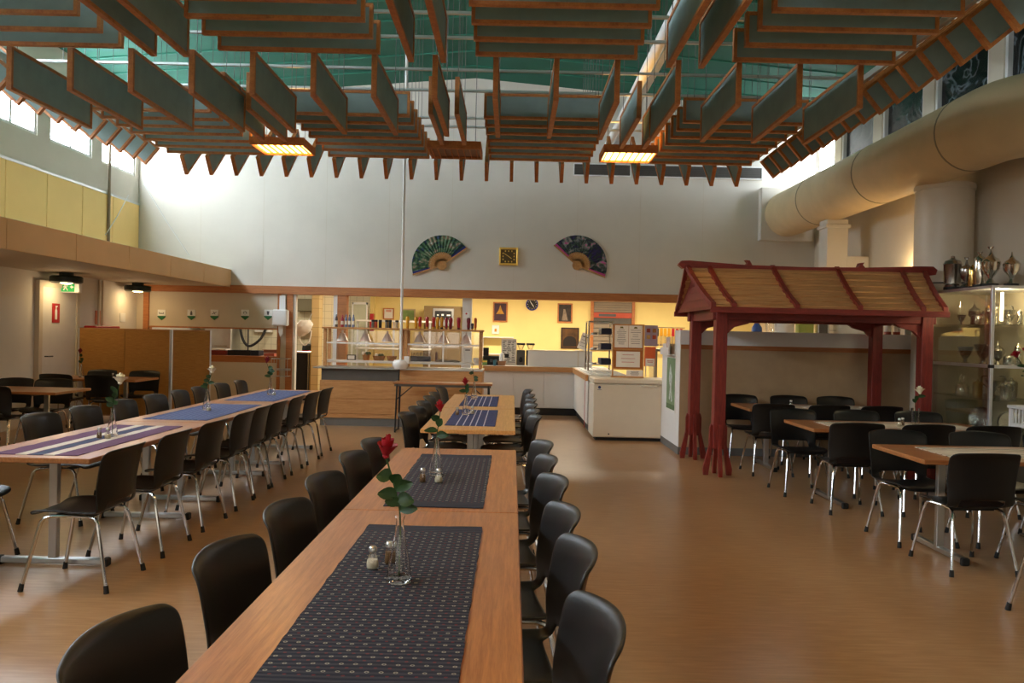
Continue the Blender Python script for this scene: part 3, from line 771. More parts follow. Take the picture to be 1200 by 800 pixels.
for k, y in enumerate((5.6, 6.4, 7.2, 7.8, 8.75, 9.5, 10.7, 11.15)):
    o = thing('support_rail', 'thin aluminium rail crossing above the baffles, %s from the fan wall' % ORD[8-k], 'rail', (0, y, 4.42), 0, 'rails above the baffles')
    MB().bbox(-5.5, 3.95, -.015, .015, 0, .03, .004).build('bar', alu, o)
    for q in (-5.0, XC, 3.5):
        w_ = obj('suspension_wire', wire_me, steel_d, o, (q, 0, .02)); w_.scale = (1, 1, zc(q) - 4.44)
for x, txt in ((3.38, 'above the round duct'), (-4.97, 'towards the bright windows')):
    o = MB().bbox(x-.02, x+.02, 4.2, 11.6, 4.08, 4.14, .004).build('edge_rail', alu); tag(o, 'long aluminium edge rail of the baffle canopy ' + txt, 'rail')
# tube light run above the canopy
tl = thing('ceiling_trunking', 'long white trunking running along the green ceiling', 'trunking', (1.66, 0, 5.0))
MB().tube([(0, 5.6, 0), (0, 15.15, 0)], .07, 12).build('tube', whitep, tl, True); MB().box(.12, .2, 5.6, 15.15, .05, .12).build('tray', alu, tl)
for y in (7, 10, 13): MB().box(-.01, .01, y-.01, y+.01, .05, zc(1.66)-5.0).build('hanger', alu, tl)
# canopy lamps
glow = emit('lamp_glow', (1.0, .55, .13), LAMP_E); dimlamp = plain('lamp_unlit', '7A4A26', .5)
SIDE = ['towards the bright windows', 'above the centre tables', 'towards the pavilion']
for r_, ly in enumerate((10.3, 4.75, .6)):
  for i, gx in enumerate([XC-2.23, XC, XC+2.23]):
    lit = i != 1 or r_ > 0
    lb = '%s box lamp %s%s' % ('glowing orange' if lit else 'unlit brown', SIDE[i] if r_ else ('towards the windows', 'above the clock', 'near the wall vents')[i], (' behind the lengthwise baffles', ' before the forward stacks', ' over the nearest table end')[r_])
    t = thing('canopy_lamp', lb, 'lamp', (gx, ly, 3.86), 0, 'box lamps in the baffle canopy')
    MB().box(-.34, .34, -.3, -.28, 0, .1).box(-.34, .34, .28, .3, 0, .1).box(-.34, -.32, -.28, .28, 0, .1).box(.32, .34, -.28, .28, 0, .1).build('frame', framew, t)
    MB().box(-.32, .32, -.28, .28, .03, .045).build('diffuser', glow if lit else dimlamp, t)
    for k in range(8):
        MB().box(-.325+.65*k/8+.03, -.325+.65*k/8+.036, -.28, .28, 0.0, .028).build('louvre', framew, t)
    for q in (-.25, .25):
        w_ = obj('suspension_wire', wire_me, steel_d, t, (q, .1, .05)); w_.scale = (1.3, 1.3, zc(gx+q) - 3.86 - .05)
    if lit:
        ld = bpy.data.lights.new('canopy_lamp', 'AREA'); ld.shape = 'RECTANGLE'; ld.size = .62; ld.size_y = .54; ld.energy = CANOPY_W; ld.color = (1, .68, .36)
        lo = bpy.data.objects.new('lamp_light', ld); COL.objects.link(lo); lo.parent = t; lo.location = (0, 0, -.01)

# ------------------------------------------------------------------ duct on the right wall
du = thing('air_duct', 'large round beige air duct running along the wall below the high windows', 'duct', (5.15, 0, 3.93))
path = [(0, 15.19, 0), (0, 12, 0), (0, 8.6, 0)] + [(.56-.56*math.cos(a), 8.6-.56*math.sin(a), 0) for a in [R(15*k) for k in range(1, 7)]] + [(.595, 8.04, 0)]
MB().tube(path, .425, 36).build('tube', ductm, du, True)
for y in (13.4, 11.2, 9.0): MB().tube([(0, y-.012, 0), (0, y+.012, 0)], .43, 36).build('seam_band', ducttape, du, True)
MB().bbox(-.5, .5, 15.02, 15.19, -.5, .5, .01).build('end_box', wall_w, du)
RX_, RY_ = .25, 10.0                                      # riser and branch hang on the same duct run
rz_ = MB().tube([(RX_, RY_, -3.93), (RX_, RY_, -.4)], .335, 32).build('riser', cream_e, du, True)
MB().tube([(RX_, RY_, -.47), (RX_, RY_, -.41)], .35, 32).build('collar', cream_e, rz_, True); MB().tube([(RX_, RY_, -1.65), (RX_, RY_, -1.63)], .339, 32).build('seam_band', steel_d, rz_, True)
br_ = MB().bbox(-.10, .24, 12.83, 13.17, -1.23, -.41, .008).build('branch_drop', wall_w, du)
MB().bbox(.24, .599, 12.86, 13.14, -1.21, -1.0, .008).build('elbow', wall_w, br_); MB().bbox(-.13, .27, 12.8, 13.2, -.55, -.49, .008).build('collar', wall_w, br_)
for k, (x0, x1) in enumerate(((673, 738), (742, 892))):
    a = at(x0, 201, YB); b = at(x1, 204, YB)
    t = thing('wall_vent', ('short dark louvred vent high on the wall above the clock', 'long dark louvred vent high on the wall by the duct')[k], 'vent', ((a.x+b.x)/2, YB, 4.62), 0, 'vents high on the fan wall')
    w = (b.x-a.x)/2
    MB().box(-w, w, -.03, 0, 0, .2).build('backing', steel_d, t)
    MB().box(-w-.02, w+.02, -.035, 0, -.02, 0).box(-w-.02, w+.02, -.035, 0, .2, .22).box(-w-.02, -w, -.035, 0, 0, .2).box(w, w+.02, -.035, 0, 0, .2).build('frame', whitep, t)
    for j in range(5): MB().box(-w, w, -.038, -.028, .02+.036*j, .034+.036*j).build('slat', steel_d, t)

# ------------------------------------------------------------------ fans and clock on the wall
def fan_mat(name, cols):
    m, nt, b = _new(name); v = _coord(nt, (1, 1, 1)); n = nt.nodes.new('ShaderNodeTexNoise'); n.inputs['Scale'].default_value = 7; n.inputs['Detail'].default_value = 7; n.inputs['Distortion'].default_value = 1.2
    nt.links.new(v, n.inputs['Vector']); nt.links.new(_ramp(nt, n.outputs['Fac'], cols), b.inputs['Base Color']); b.inputs['Roughness'].default_value = .7
    return m
fan_a = fan_mat('fan_paint_green', [(.3, '20307A'), (.42, '1C3A34'), (.5, '3A6040'), (.57, '6A8468'), (.62, '9A7A68'), (.7, 'B8C4BC')])
fan_b = fan_mat('fan_paint_pink', [(.3, '342470'), (.42, '20243C'), (.5, '2E4838'), (.57, '6A6A74'), (.62, '8A9488'), (.68, 'D05A9E')])
fanblue = plain('fan_edge_blue', '20246E', .7); fanpink = plain('fan_edge_pink', 'B8448A', .7)
bamboo = wood('bamboo', 'A06E3C', 'C8945A', .5, (6, 6, 6), 5)
def wall_fan(px, py, a0, a1, mat, edge, label):
    p = at(px, py, YB); t = thing('wall_fan', label, 'fan', (p.x, YB-.012, p.z), 0, 'painted fans on the wall')
    r0, r1 = .235, .575; n = 40; v = []; f = []; v2 = []
    for i in range(n+1):
        a = R(a0 + (a1-a0)*i/n); d = -.022 if i % 2 else -.006
        for r in (r0, r1): v.append((r*math.cos(a), d, r*math.sin(a)))
        for r in (r0, r1): v2.append((r*math.cos(a), d+.006, r*math.sin(a)))
    m = len(v)
    for i in range(n):
        q = 2*i; f += [(q, q+1, q+3, q+2), (m+q, m+q+2, m+q+3, m+q+1), (q+1, m+q+1, m+q+3, q+3), (q, q+2, m+q+2, m+q)]
    MB().add(v+v2, f).build('paper_leaf', mat, t)
    for i in range(0, 21):
        a = R(a0 + (a1-a0)*i/20); M_ = Matrix.Rotation(-a, 4, 'Y')
        g = i in (0, 20)
        MB().box(0, r1+.01 if g else r0+.02, -.03 if g else -.018, -.02 if g else -.008, -.014, .014, M_).build('rib', bamboo, t)
    for a_, sgn in ((a0, 1), (a1, -1)):
        M_ = Matrix.Rotation(-R(a_ + sgn*3.5), 4, 'Y')
        MB().box(r0, r1-.005, -.027, -.02, -.02, .02, M_).build('edge_band', edge, t)
    MB().lathe([(.09, -.032), (.09, 0)], 20, (0, 0, 0), True, 'Y').build('pivot', bamboo, t)
    am = R((a0+a1)/2)
wall_fan(518, 311, 36, 199, fan_a, fanblue, 'painted folding fan with green and blue landscape on the white wall')
wall_fan(676, 311, -22, 140, fan_b, fanpink, 'painted folding fan with pink blossoms on the white wall')
p = at(596, 300.5, YB)
ck = thing('wall_clock', 'square gilt wall clock between the two painted fans', 'clock', (p.x, YB, p.z))
MB().box(-.16, .16, -.03, 0, -.15, .15).build('dial', plain('dial_bronze', '54421E', .4), ck)
for a, b, c, d in ((-.18, .18, .13, .17), (-.18, .18, -.17, -.13), (-.18, -.15, -.13, .13), (.15, .18, -.13, .13)):
    MB().bbox(a, b, -.05, 0, c, d, .006).build('frame_bar', gold, ck)
for k in range(12):
    a = k*math.pi/6; s = 1/max(abs(math.cos(a)), abs(math.sin(a)))
    MB().cbox((.105*math.sin(a)*min(s, 1.2), -.033, .1*math.cos(a)*min(s, 1.2)), (.022, .006, .026)).build('numeral', gold, ck)
for a, L in ((2.2, .07), (-1.0, .1)): MB().box(-.006, .006, -.04, -.034, 0, L, Matrix.Rotation(a, 4, 'Y')).build('hand', gold, ck)

# ------------------------------------------------------------------ woven screen
def screen_leaf(t, a, b, h=1.5):
    a = Vector(a); b = Vector(b); d = (b-a); L = d.length; M_ = Matrix.Translation((a.x, a.y, 0)) @ Matrix.Rotation(math.atan2(d.y, d.x), 4, 'Z')
    n = max(1, round(L/.62))
    for k in range(n):
        o = MB().box(L*k/n+.004, L*(k+1)/n-.004, -.012, .012, .08, h-.02).build('woven_panel', rattan, t); o.matrix_local = M_
    for (x0, x1) in ((-.012, .012), (L-.012, L+.012)):
        o = MB().box(x0, x1, -.02, .02, .02, h).build('frame_post', alu, t); o.matrix_local = M_
    o = MB().box(.012, L-.012, -.016, .016, h-.02, h).box(.012, L-.012, -.016, .016, .06, .08).build('frame_rail', oakc, t); o.matrix_local = M_
scn = thing('folding_screen', 'folding room screen of woven tan panels', 'screen', (0, 0, 0))
pr_ = at(247, 392, 13.4); pm = at(201, 388, 13.15); pl = at(93, 386, 13.05)
screen_leaf(scn, (pl.x, 13.05), (pm.x-.012, 13.15)); screen_leaf(scn, (pm.x+.014, 13.15), (pr_.x, 13.4))
screen_leaf(scn, (pl.x-.2, 13.35), (pl.x-.02, 13.06))
for x, y in ((pl.x, 13.05), (pm.x, 13.15), (pr_.x, 13.4)): MB().bbox(x-.03, x+.03, y-.16, y+.16, 0, .03, .005).build('foot', steel_d, scn)

# ------------------------------------------------------------------ serving counters
sc1 = thing('serving_counter', 'wooden serving counter with a dark steel apron and heat lamps above', 'counter', (at(373, 430, 12.85).x, 12.85, 0))
W1 = at(467, 430, 12.85).x - at(373, 430, 12.85).x
MB().box(0.03, W1, .06, .75, .0, .13).build('kick_plate', greykick, sc1)
MB().box(0.02, W1, .04, .75, .13, .74).build('body', oakc, sc1)
MB().bbox(.1, W1-.02, .03, .045, .2, .42, .004).build('panel', oakc, sc1); MB().bbox(.1, W1-.02, .03, .045, .45, .7, .004).build('panel', oakc, sc1)
MB().box(.04, W1, .05, .72, .74, .93).build('apron', steel_d, sc1)
MB().bbox(-.08, W1, -.05, .75, .93, .955, .006).build('worktop', steel, sc1)
X2 = at(468, 430, 12.85).x; W2 = at(565, 430, 12.85).x - X2
sc2 = thing('serving_counter', 'wooden serving counter with a plain wood front behind the folding table', 'counter', (X2+.01, 12.85, 0))
MB().box(0, W2, .06, .75, 0, .13).build('kick_plate', greykick, sc2); MB().box(0, W2, .0, .75, .13, .93).build('body', oakc, sc2)
for k in range(2): MB().bbox(W2*k/2+.006, W2*(k+1)/2-.006, -.012, .0, .14, .7, .003).build('panel', oakc, sc2)
MB().bbox(0, W2, -.012, 0, .71, .92, .003).build('panel', oakc, sc2)
MB().bbox(-.0, W2, -.02, .75, .93, .955, .004).build('worktop', steel, sc2)
heat = plain('lamp_alu', (.86, .8, .76), .3, .55)
hglow = emit('heat_bulb', (1, .6, .25), 12)
def gantry(x0, x1, label, glassy, lamps):
    t = thing('heated_gantry', label, 'gantry', (x0, 13.2, .955)); w = x1-x0
    for a in (0, w-.05): MB().bbox(a, a+.05, 0, .05, 0, .62, .004).build('post', oakc, t); MB().bbox(a, a+.05, .3, .35, 0, .62, .004).build('post', oakc, t)
    MB().bbox(-.02, w+.02, -.06, .4, .62, .65, .005).build('shelf', oakc, t)
    MB().box(.05, w-.05, .01, .03, .375, .4).build('rail', whitep, t)
    MB().bbox(.0, w, .06, .28, .06, .1, .004).build('ledge', white_l, t)
    MB().box(.05, w-.05, .012, .018, .1, .375).build('glass_panel', pane, t)
    MB().box(.05, w-.05, .32, .326, .1, .6).build('glass_panel', pane, t)
    if glassy: MB().box(w/2-.012, w/2+.012, .005, .035, .1, .62).build('glazing_bar', alu, t)
    for lx in lamps:
        l = MB().lathe([(.02, .6), (.02, .55), (.035, .55), (.1, .42), (.098, .42), (.03, .545)], 20, (lx-x0, .18, 0), False).build('heat_lamp', heat, t, True)
        MB().lathe([(.001, .44), (.035, .45), (.03, .5), (.015, .54)], 12, (lx-x0, .18, 0)).build('bulb', hglow, l, True)
ga0 = at(379, 400, 13.2).x; ga1 = at(471, 400, 13.2).x; gb0 = at(474, 400, 13.2).x; gb1 = at(565, 400, 13.2).x
gantry(ga0, ga1, 'wooden heat lamp gantry on the counter with the steel apron', False, [at(q, 400, 13.3).x for q in (400, 427, 453)])
gantry(gb0, gb1, 'wooden glazed heat lamp gantry carrying the row of sauce bottles', True, [at(q, 400, 13.3).x for q in (491, 519, 546)])
# sauce bottles, jars on the gantry shelf
SZ = 1.606
def bottle(x, y, z, r, h, col, cap, label, group, name='sauce_bottle', cat='bottle', squeeze=False):
    t = thing(name, label, cat, (x, y, z), 0, group)
    key = 'b_' + col; m = MATS.get(key) or plain(key, col, .3)
    ck_ = 'c_' + cap; mc = MATS.get(ck_) or plain(ck_, cap, .4)
    if squeeze:
        MB().lathe([(r*.6, 0), (r*.68, .004), (r*.72, h*.16)], 14).build('cap', mc, t, True)
        MB().lathe([(r*.78, h*.16), (r*.86, h*.3), (r*.8, h*.5), (r, h*.72), (r*.96, h*.9), (r*.6, h)], 14).build('body', m, t, True)
        return t
    MB().lathe([(r*.95, 0), (r, .005), (r, h*.62), (r*.85, h*.74), (r*.35, h*.86), (r*.35, h*.9)], 14).build('body', m, t, True)
    MB().lathe([(r*.45, h*.86), (r*.42, h*.96), (r*.2, h)], 12).build('cap', mc, t, True)
    MB().lathe([(r*1.02, h*.2), (r*1.02, h*.5)], 14, close=False).build('paper_label', MATS.get('c_E8E0D0') or plain('c_E8E0D0', 'E8E0D0', .6), t, True)
    return t
def sauce(px, col, cap, txt, r=.03, h=.2): p = at(px, 385, 13.25); bottle(p.x, 13.25, SZ, r, h, col, cap, txt, 'bottles on the gantry shelf', squeeze=px > 470)
for i, (px, c, k, h) in enumerate(((394, '5A5048', '8890A0', .21), (401, '9A2038', 'B83A4A', .2), (405.5, '7080A0', '5A6A90', .21), (409.5, '6A7088', '50587A', .21), (414, '7888A8', '5A6A90', .21))):
    sauce(px, c, k, ('dark glass bottle at the end of the gantry shelf', 'dark red bottle beside the blue-labelled bottles', 'blue-grey labelled bottle beside the red one', 'narrow blue-grey bottle between two blue ones', 'blue-grey bottle nearest the spice jars')[i], .024, h)
for i, (px, c, txt) in enumerate(((437, '6A6258', 'grey spice jar on the gantry shelf, nearest the blue bottles'), (440.5, 'A8452A', 'orange-red spice jar on the gantry shelf'), (445.5, '1E1A18', 'black spice jar beside the orange-red one'), (453, '7A7468', 'grey lidded spice jar on the gantry shelf'), (457, '26221E', 'dark spice jar beside the grey lidded one'), (465, 'B8A890', 'pale spice jar beside the white pole'))):
    p = at(px, 385, 13.25); t = thing('spice_jar', txt, 'jar', (p.x, 13.25, SZ), 0, 'spice jars on the gantry shelf')
    key = 'j_' + c; MB().lathe([(.026, 0), (.027, .004), (.027, .1)], 14).build('body', plain(key, c, .4), t, True); MB().lathe([(.028, .1), (.028, .13), (.02, .133)], 14).build('lid', black, t, True)
for i, (px, c, k, txt) in enumerate(((477.5, 'D89A20', 'D0901C', 'yellow mustard bottle standing apart nearest the white pole'), (487.5, 'D89A20', 'C88A18', 'yellow squeeze bottle beside a red one near the white pole'), (492, 'B83028', 'D89A20', 'red squeeze bottle with yellow cap'), (500.5, 'A82428', 'C8902A', 'red squeeze bottle standing alone mid shelf'), (508, 'B02A28', 'C8902A', 'red squeeze bottle left of the twin yellow ones'.replace('left of', 'next to')), (512.5, 'D8981C', 'D0901C', 'bright yellow squeeze bottle among red and dark ones'), (517.5, 'C88A1C', '2A2018', 'yellow bottle with a dark label'))):
    sauce(px, c, k, txt, .031, .2)
for i, (px, c, txt) in enumerate(((523, '8A1830', 'dark red ketchup bottle with pink shoulder'), (528, '7A1224', 'stout dark red ketchup bottle'), (537.5, 'A82038', 'stout red ketchup bottle standing apart'), (549, '6E1020', 'dark red ketchup bottle before the white column'), (557, 'C0602A', 'orange and pink bottle at the shelf end'), (553.5, '4A4450', 'small dark bottle at the shelf end'))):
    sauce(px, c, '5A1A22' if i < 4 else 'C8902A', txt, .034 if i in (1, 2, 3) else .026, .2 if i < 5 else .11)
# things standing on the counters under the gantries
CZ = .9551
def small(name, label, cat, mb_parts, loc, group=None, rz=0):
    t = thing(name, label, cat, loc, rz, group)
    for (n, mb, m, s) in mb_parts: mb.build(n, m, t, s)
    return t
wick = plain('wicker', 'A06A3A', .8, var=.25, scale=40, bump=.5, bscale=90)
LZ = 1.0551
for k, (px, r, txt) in enumerate(((444, .11, 'woven bread basket with greens under the heat lamps'), (459, .09, 'small woven basket beside the white pole'), (429, .07, 'tall woven pot with a green plant under the heat lamps'))):
    p = at(px, 424, 13.38); h = .08 if k < 2 else .12
    t = thing('bread_basket', txt, 'basket', (p.x, 13.38, LZ), 0, 'baskets under the heat lamps')
    MB().lathe([(r*.7, 0), (r, h), (r*.95, h), (r*.66, .01), (.001, .01)], 18, close=False).build('basket', wick, t, True)
    if k != 1:
        for a in range(5): MB().lathe([(.005, 0), (.035, .02), (.03, .05), (.004, .065)], 8, (.05*math.cos(a*1.3), .05*math.sin(a*1.3), h*.7)).build('contents', leafm if a % 2 == 0 else paper, t, True)
p = at(412, 420, 13.38); small('card_holder', 'small framed price card on the counter ledge', 'card', [('frame', MB().bbox(-.075, .075, -.01, .01, 0, .09, .004), black, False), ('card', MB().box(-.055, .055, -.013, -.01, .015, .075), paper, False)], (p.x, 13.36, LZ))
p = at(493, 424, 13.38); bx = thing('cutlery_box', 'dark blue cutlery box with glasses behind the gantry glass', 'box', (p.x, 13.38, LZ))
navy = plain('navy_plastic', '1A2038', .5); MB().bbox(-.17, .17, -.06, .06, 0, .09, .006).build('body', navy, bx)
for k in range(6):
    o = MB().lathe([(.024, 0), (.028, .06), (.025, .06), (.021, .005), (.001, .005)], 12, close=False).build('tumbler', sglass, None, True, (p.x-.14+.056*k, 13.38, LZ+.0905)); tag(o, 'small clear tumbler on the navy cutlery box', 'glass', 'tumblers on the cutlery box')
p = at(548, 424, 13.36); small('napkin_dispenser', 'tall white napkin dispenser under the glazed gantry', 'dispenser', [('body', MB().bbox(-.07, .07, -.06, .06, 0, .27, .008), whitep, False), ('slot', MB().box(-.04, .04, -.064, -.06, .2, .22), ink, False)], (p.x, 13.36, LZ))
p = at(558.5, 425, 13.36); small('white_bowl', 'white bowl at the end of the glazed gantry', 'bowl', [('bowl', MB().lathe([(.035, 0), (.06, .05), (.065, .08), (.06, .08), (.03, .01), (.001, .01)], 18, close=False), whitep, True)], (p.x, 13.36, LZ))
p = at(525, 424, 13.36); small('hob', 'dark steel hot plate behind the gantry glass', 'hot plate', [('body', MB().bbox(-.2, .2, -.08, .08, 0, .03, .005), steel_d, False), ('plate', MB().lathe([(.07, .03), (.07, .036)], 18, (-.08, 0, 0)), black, True), ('plate', MB().lathe([(.07, .03), (.07, .036)], 18, (.09, 0, 0)), black, True)], (p.x, 13.36, LZ))
p = at(511, 424, 13.3); small('pepper_mill', 'dark red pepper mill behind the gantry glass', 'mill', [('body', MB().lathe([(.025, 0), (.02, .04), (.025, .08), (.018, .11), (.024, .14), (.01, .165)], 14), plain('mill_wood', '4A1A18', .4), True)], (p.x, 13.36, LZ))
# white pole with paper-towel drum
pp_ = at(472, 300, 12.72)
po = thing('service_pole', 'slim white pole from ceiling to serving counter with a round tray', 'pole', (pp_.x, 12.72, .956))
MB().tube([(0, 0, .1), (0, 0, zc(pp_.x)-.966)], .022, 10).build('pole', whitep, po, True)
MB().lathe([(.1, 0), (.125, .05), (.125, .1), (.1, .14), (.03, .14), (.03, .1)], 24).build('drum', whitep, po, True)
MB().box(.06, .14, -.05, .05, .09, .2).build('holder', whitep, po)
# folding table in front of the counters
f0 = at(461, 447, 12.2).x; f1 = at(577, 447, 12.2).x
ft = thing('folding_table', 'narrow folding table with black steel legs before the serving counter', 'table', ((f0+f1)/2, 12.35, 0)); w = (f1-f0)/2
MB().bbox(-w, w, -.2, .24, .745, .775, .004).build('table_top', oak_x, ft)
MB().box(-w+.02, w-.02, -.18, -.16, .71, .745).build('apron_rail', steel_d, ft)
for s in (-1, 1):
    for y in (-.17, .2): MB().tube([(s*(w-.06), y, .745), (s*(w-.04), y, 0.0)], .013, 8).build('leg', black, ft, True)
    MB().tube([(s*(w-.04), -.17, .02), (s*(w-.04), .2, .02)], .011, 8).build('foot_bar', black, ft, True)
    MB().tube([(s*(w-.048), -.17, .5), (s*(w-.32), -.17, .735)], .008, 6).build('brace', black, ft, True)

# white back counter with the return leg
bc = thing('white_counter', 'white panelled counter with a wooden edge turning a corner to the freezer', 'counter', (0, 0, 0))
cx0 = at(566, 430, 15.25).x; cx1 = 1.17
MB().box(cx0, 1.85, 15.32, 15.95, .0, .14).box(1.27, 1.85, 12.5, 15.32, 0, .14).build('kick_plate', black, bc)
MB().box(cx0, 1.8, 15.28, 15.95, .14, .84).box(1.23, 1.8, 12.5, 15.28, .14, .84).build('body', white_l, bc)
for k in range(3): MB().bbox(cx0+(1.22-cx0)*k/3+.004, cx0+(1.22-cx0)*(k+1)/3-.004, 15.262, 15.28, .15, .84, .003).build('panel', white_l, bc)
for k in range(3): MB().bbox(1.212, 1.23, 12.5+.92*k+.004, 12.5+.92*(k+1)-.004, .15, .84, .003).build('panel', white_l, bc)
MB().box(cx0, cx1+.04, 15.2, 15.24, .84, .935).box(cx1, cx1+.04, 12.45, 15.2, .84, .935).build('edge_trim', oakc, bc)
MB().box(cx0, 1.85, 15.24, 16.0, .9, .935).box(cx1+.04, 1.85, 12.45, 15.24, .9, .935).build('worktop', white_l, bc)
for k in range(4): MB().box(cx1+.1+.12*k, cx1+.14+.12*k, 12.5, 15.15, .935, .945).build('tray_rail', alu, bc)
MB().box(cx1-.005, cx1+.0, 12.48, 12.52, .1, .84).build('red_strip', redp, bc)
# freezer
fz0 = at(694, 516, 11.75).x; fz1 = at(783, 516, 11.75).x
fr = thing('chest_freezer', 'white chest freezer with a long lid handle at the counter end', 'freezer', (fz0, 11.75, 0)); w = fz1-fz0
MB().box(.05, w-.05, .05, .6, 0, .05).build('base', black, fr)
MB().bbox(0, w, 0, .66, .05, .84, .012).build('body', cream_e, fr); MB().bbox(-.006, w+.006, -.015, .66, .845, .92, .014).build('lid', cream_e, fr)
MB().tube([(w-.42, -.02, .83), (w-.4, -.055, .822), (w-.2, -.055, .822), (w-.18, -.02, .83)], .012, 8).build('handle', cream_e, fr, True)
MB().lathe([(.022, -.004), (.022, 0)], 16, (.09, 0, .79), True, 'Y').box(.06, .12, -.003, 0, .75, .757).build('badge', plain('badge_blue', '2A3A6A', .4), fr)
MB().lathe([(.012, -.004), (.012, 0)], 10, (.24, 0, .1), True, 'Y').build('drain_plug', black, fr)
# menu board on the freezer
mb0 = at(717, 440, 12.2).x; mb1 = at(754, 440, 12.2).x
cork = plain('cork', 'A8652C', .8, var=.15, scale=40)
mn = thing('menu_board', 'wood framed cork menu board with white sheets standing on the freezer', 'menu board', (mb0, 12.2, .92)); w = mb1-mb0
BH = .82
MB().box(.0, w, 0, .02, .12, BH).build('cork_panel', cork, mn)
for a, b, c, d in ((0, w, BH-.02, BH), (0, w, .12, .14), (0, .02, 0, BH), (w-.02, w, 0, BH), (0, w, .42, .44)): MB().bbox(a, b, -.008, .025, c, d, .003).build('frame_bar', oakc, mn)
MB().bbox(-.01, w, -.06, .1, 0, .02, .003).build('base', oakc, mn)
def sheet(t, x0, x1, z0, z1, y, n, inkm=ink, mat=paper, head=None, seed=0):
    s = MB().box(x0, x1, y-.003, y, z0, z1).build('sheet', mat, t); rn = random.Random(seed)
    if head: MB().prism([(((x0+x1)/2)-.03, z1-.045), ((x0+x1)/2+.03, z1-.045), ((x0+x1)/2+.018, z1-.02), ((x0+x1)/2-.018, z1-.02)], y-.005, y-.003).build('emblem', head, s)
    m = MB(); hh = (z1-z0)
    for k in range(n):
        zz = z1 - hh*(.2 + .7*k/max(1, n)); L = (x1-x0)*rn.uniform(.4, .75); c = (x0+x1)/2
        m.box(c-L/2, c+L/2, y-.0045, y-.003, zz-.006, zz)
    if n: m.build('text_line', inkm, s)
    return s
olive = plain('emblem_olive', '6A6420', .6)
sheet(mn, .03, w/2-.003, .46, .8, 0, 10, ink, paper, olive, 1); sheet(mn, w/2+.003, w-.03, .46, .8, 0, 7, ink, paper, olive, 2)
sheet(mn, .06, w-.06, .16, .4, 0, 3, redpaper, paper, None, 3)
sheet(mn, .22, w-.01, .0+.022, .115, -.01, 4, ink, paper, None, 4)
ph = thing('photo_sheet', 'lilac sheet with four food photos beside the menu board', 'poster', (mb1+.005, 12.2, .94))
lil = plain('lilac_paper', '9A8FA8', .7)
MB().bbox(0, .2, 0, .012, .47, .79, .002).build('backing', lil, ph)
for k, (x, z, c) in enumerate(((.03, .68, '8A3A2A'), (.12, .68, '9A6A3A'), (.03, .58, 'B08A50'), (.12, .58, 'A8482A'))): MB().box(x, x+.055, -.004, 0, z, z+.06).build('photo', plain('photo_%d' % k, c, .6, var=.3, scale=30), ph)
MB().bbox(.02, .035, .0, .012, 0, .47, .002).bbox(.165, .18, 0, .012, 0, .47, .002).build('stand', wall_c, ph)
og = thing('orange_notice', 'orange notice with a white slip below the lilac photo sheet', 'notice', (mb1+.005, 12.19, .94))
MB().box(0, .17, -.004, .005, .16, .46).build('sheet', plain('orange_paper', 'D8683A', .7), og); MB().box(.02, .16, -.007, -.004, .165, .28).build('slip', paper, og); MB().box(.05, .13, -.009, -.007, .22, .228).box(.04, .14, -.009, -.007, .24, .248).build('text_line', redpaper, og)
# tray trolley
tr0 = at(690, 440, 13.6).x; tr1 = at(719, 440, 13.6).x
tt_ = thing('tray_trolley', 'steel tray trolley with navy bins behind the menu board', 'trolley', ((tr0+tr1)/2, 14.0, .946)); w = (tr1-tr0)/2
for sx in (-1, 1):
    for sy in (-.25, .25): MB().tube([(sx*w, sy, 0), (sx*w, sy, .85)], .014, 8).build('post', chrome, tt_, True)
    MB().tube([(sx*w, -.25, .85), (sx*w, .25, .85)], .014, 8).build('rail', chrome, tt_, True)
MB().tube([(-w, -.25, .85), (w, -.25, .85)], .014, 8).build('rail', chrome, tt_, True)
for k in range(3):
    MB().box(-w, w, -.25, .25, .1+.26*k, .11+.26*k).build('shelf', steel, tt_)
    MB().bbox(.0, w-.03, -.27, .2, .115+.26*k, .22+.26*k, .01).build('bin', navy, tt_); MB().lathe([(.05, 0), (.06, .03)], 14, (-w/2, -.1, .11+.26*k)).build('bowl', steel, tt_, True)
# white box and leaflet on the back counter
wx0 = at(619, 420, 15.5).x; wx1 = at(694, 420, 15.5).x
wbx = thing('counter_screen', 'long white counter screen with a thin wood top on the white counter', 'screen', (wx0, 15.5, .936)); w = wx1-wx0
MB().bbox(0, w, 0, .3, 0, .3, .004).build('body', white_l, wbx); MB().bbox(-.01, w+.01, -.01, .31, .3, .315, .003).build('top', cream_e, wbx)
MB().box(w*.77, w*.79, -.006, 0, .005, .3).build('joint_strip', wall_c, wbx)
lf = thing('leaflet_stand', 'tilted white menu leaflet standing on the counter screen', 'leaflet', (at(680, 407, 15.6).x, 15.62, 1.2525))
o = MB().box(-.08, .08, -.005, .005, .035, .36, Matrix.Rotation(R(20), 4, 'Y')).build('sheet', paper, lf); MB().box(-.05, .05, -.008, -.005, .28, .3, Matrix.Rotation(R(20), 4, 'Y')).box(-.05, .05, -.008, -.005, .1, .106, Matrix.Rotation(R(20), 4, 'Y')).box(-.05, .05, -.008, -.005, .16, .166, Matrix.Rotation(R(20), 4, 'Y')).box(-.05, .05, -.008, -.005, .22, .226, Matrix.Rotation(R(20), 4, 'Y')).build('text_line', ink, lf)
MB().box(-.1, .1, -.03, .05, 0, .01).build('foot', alu, lf)
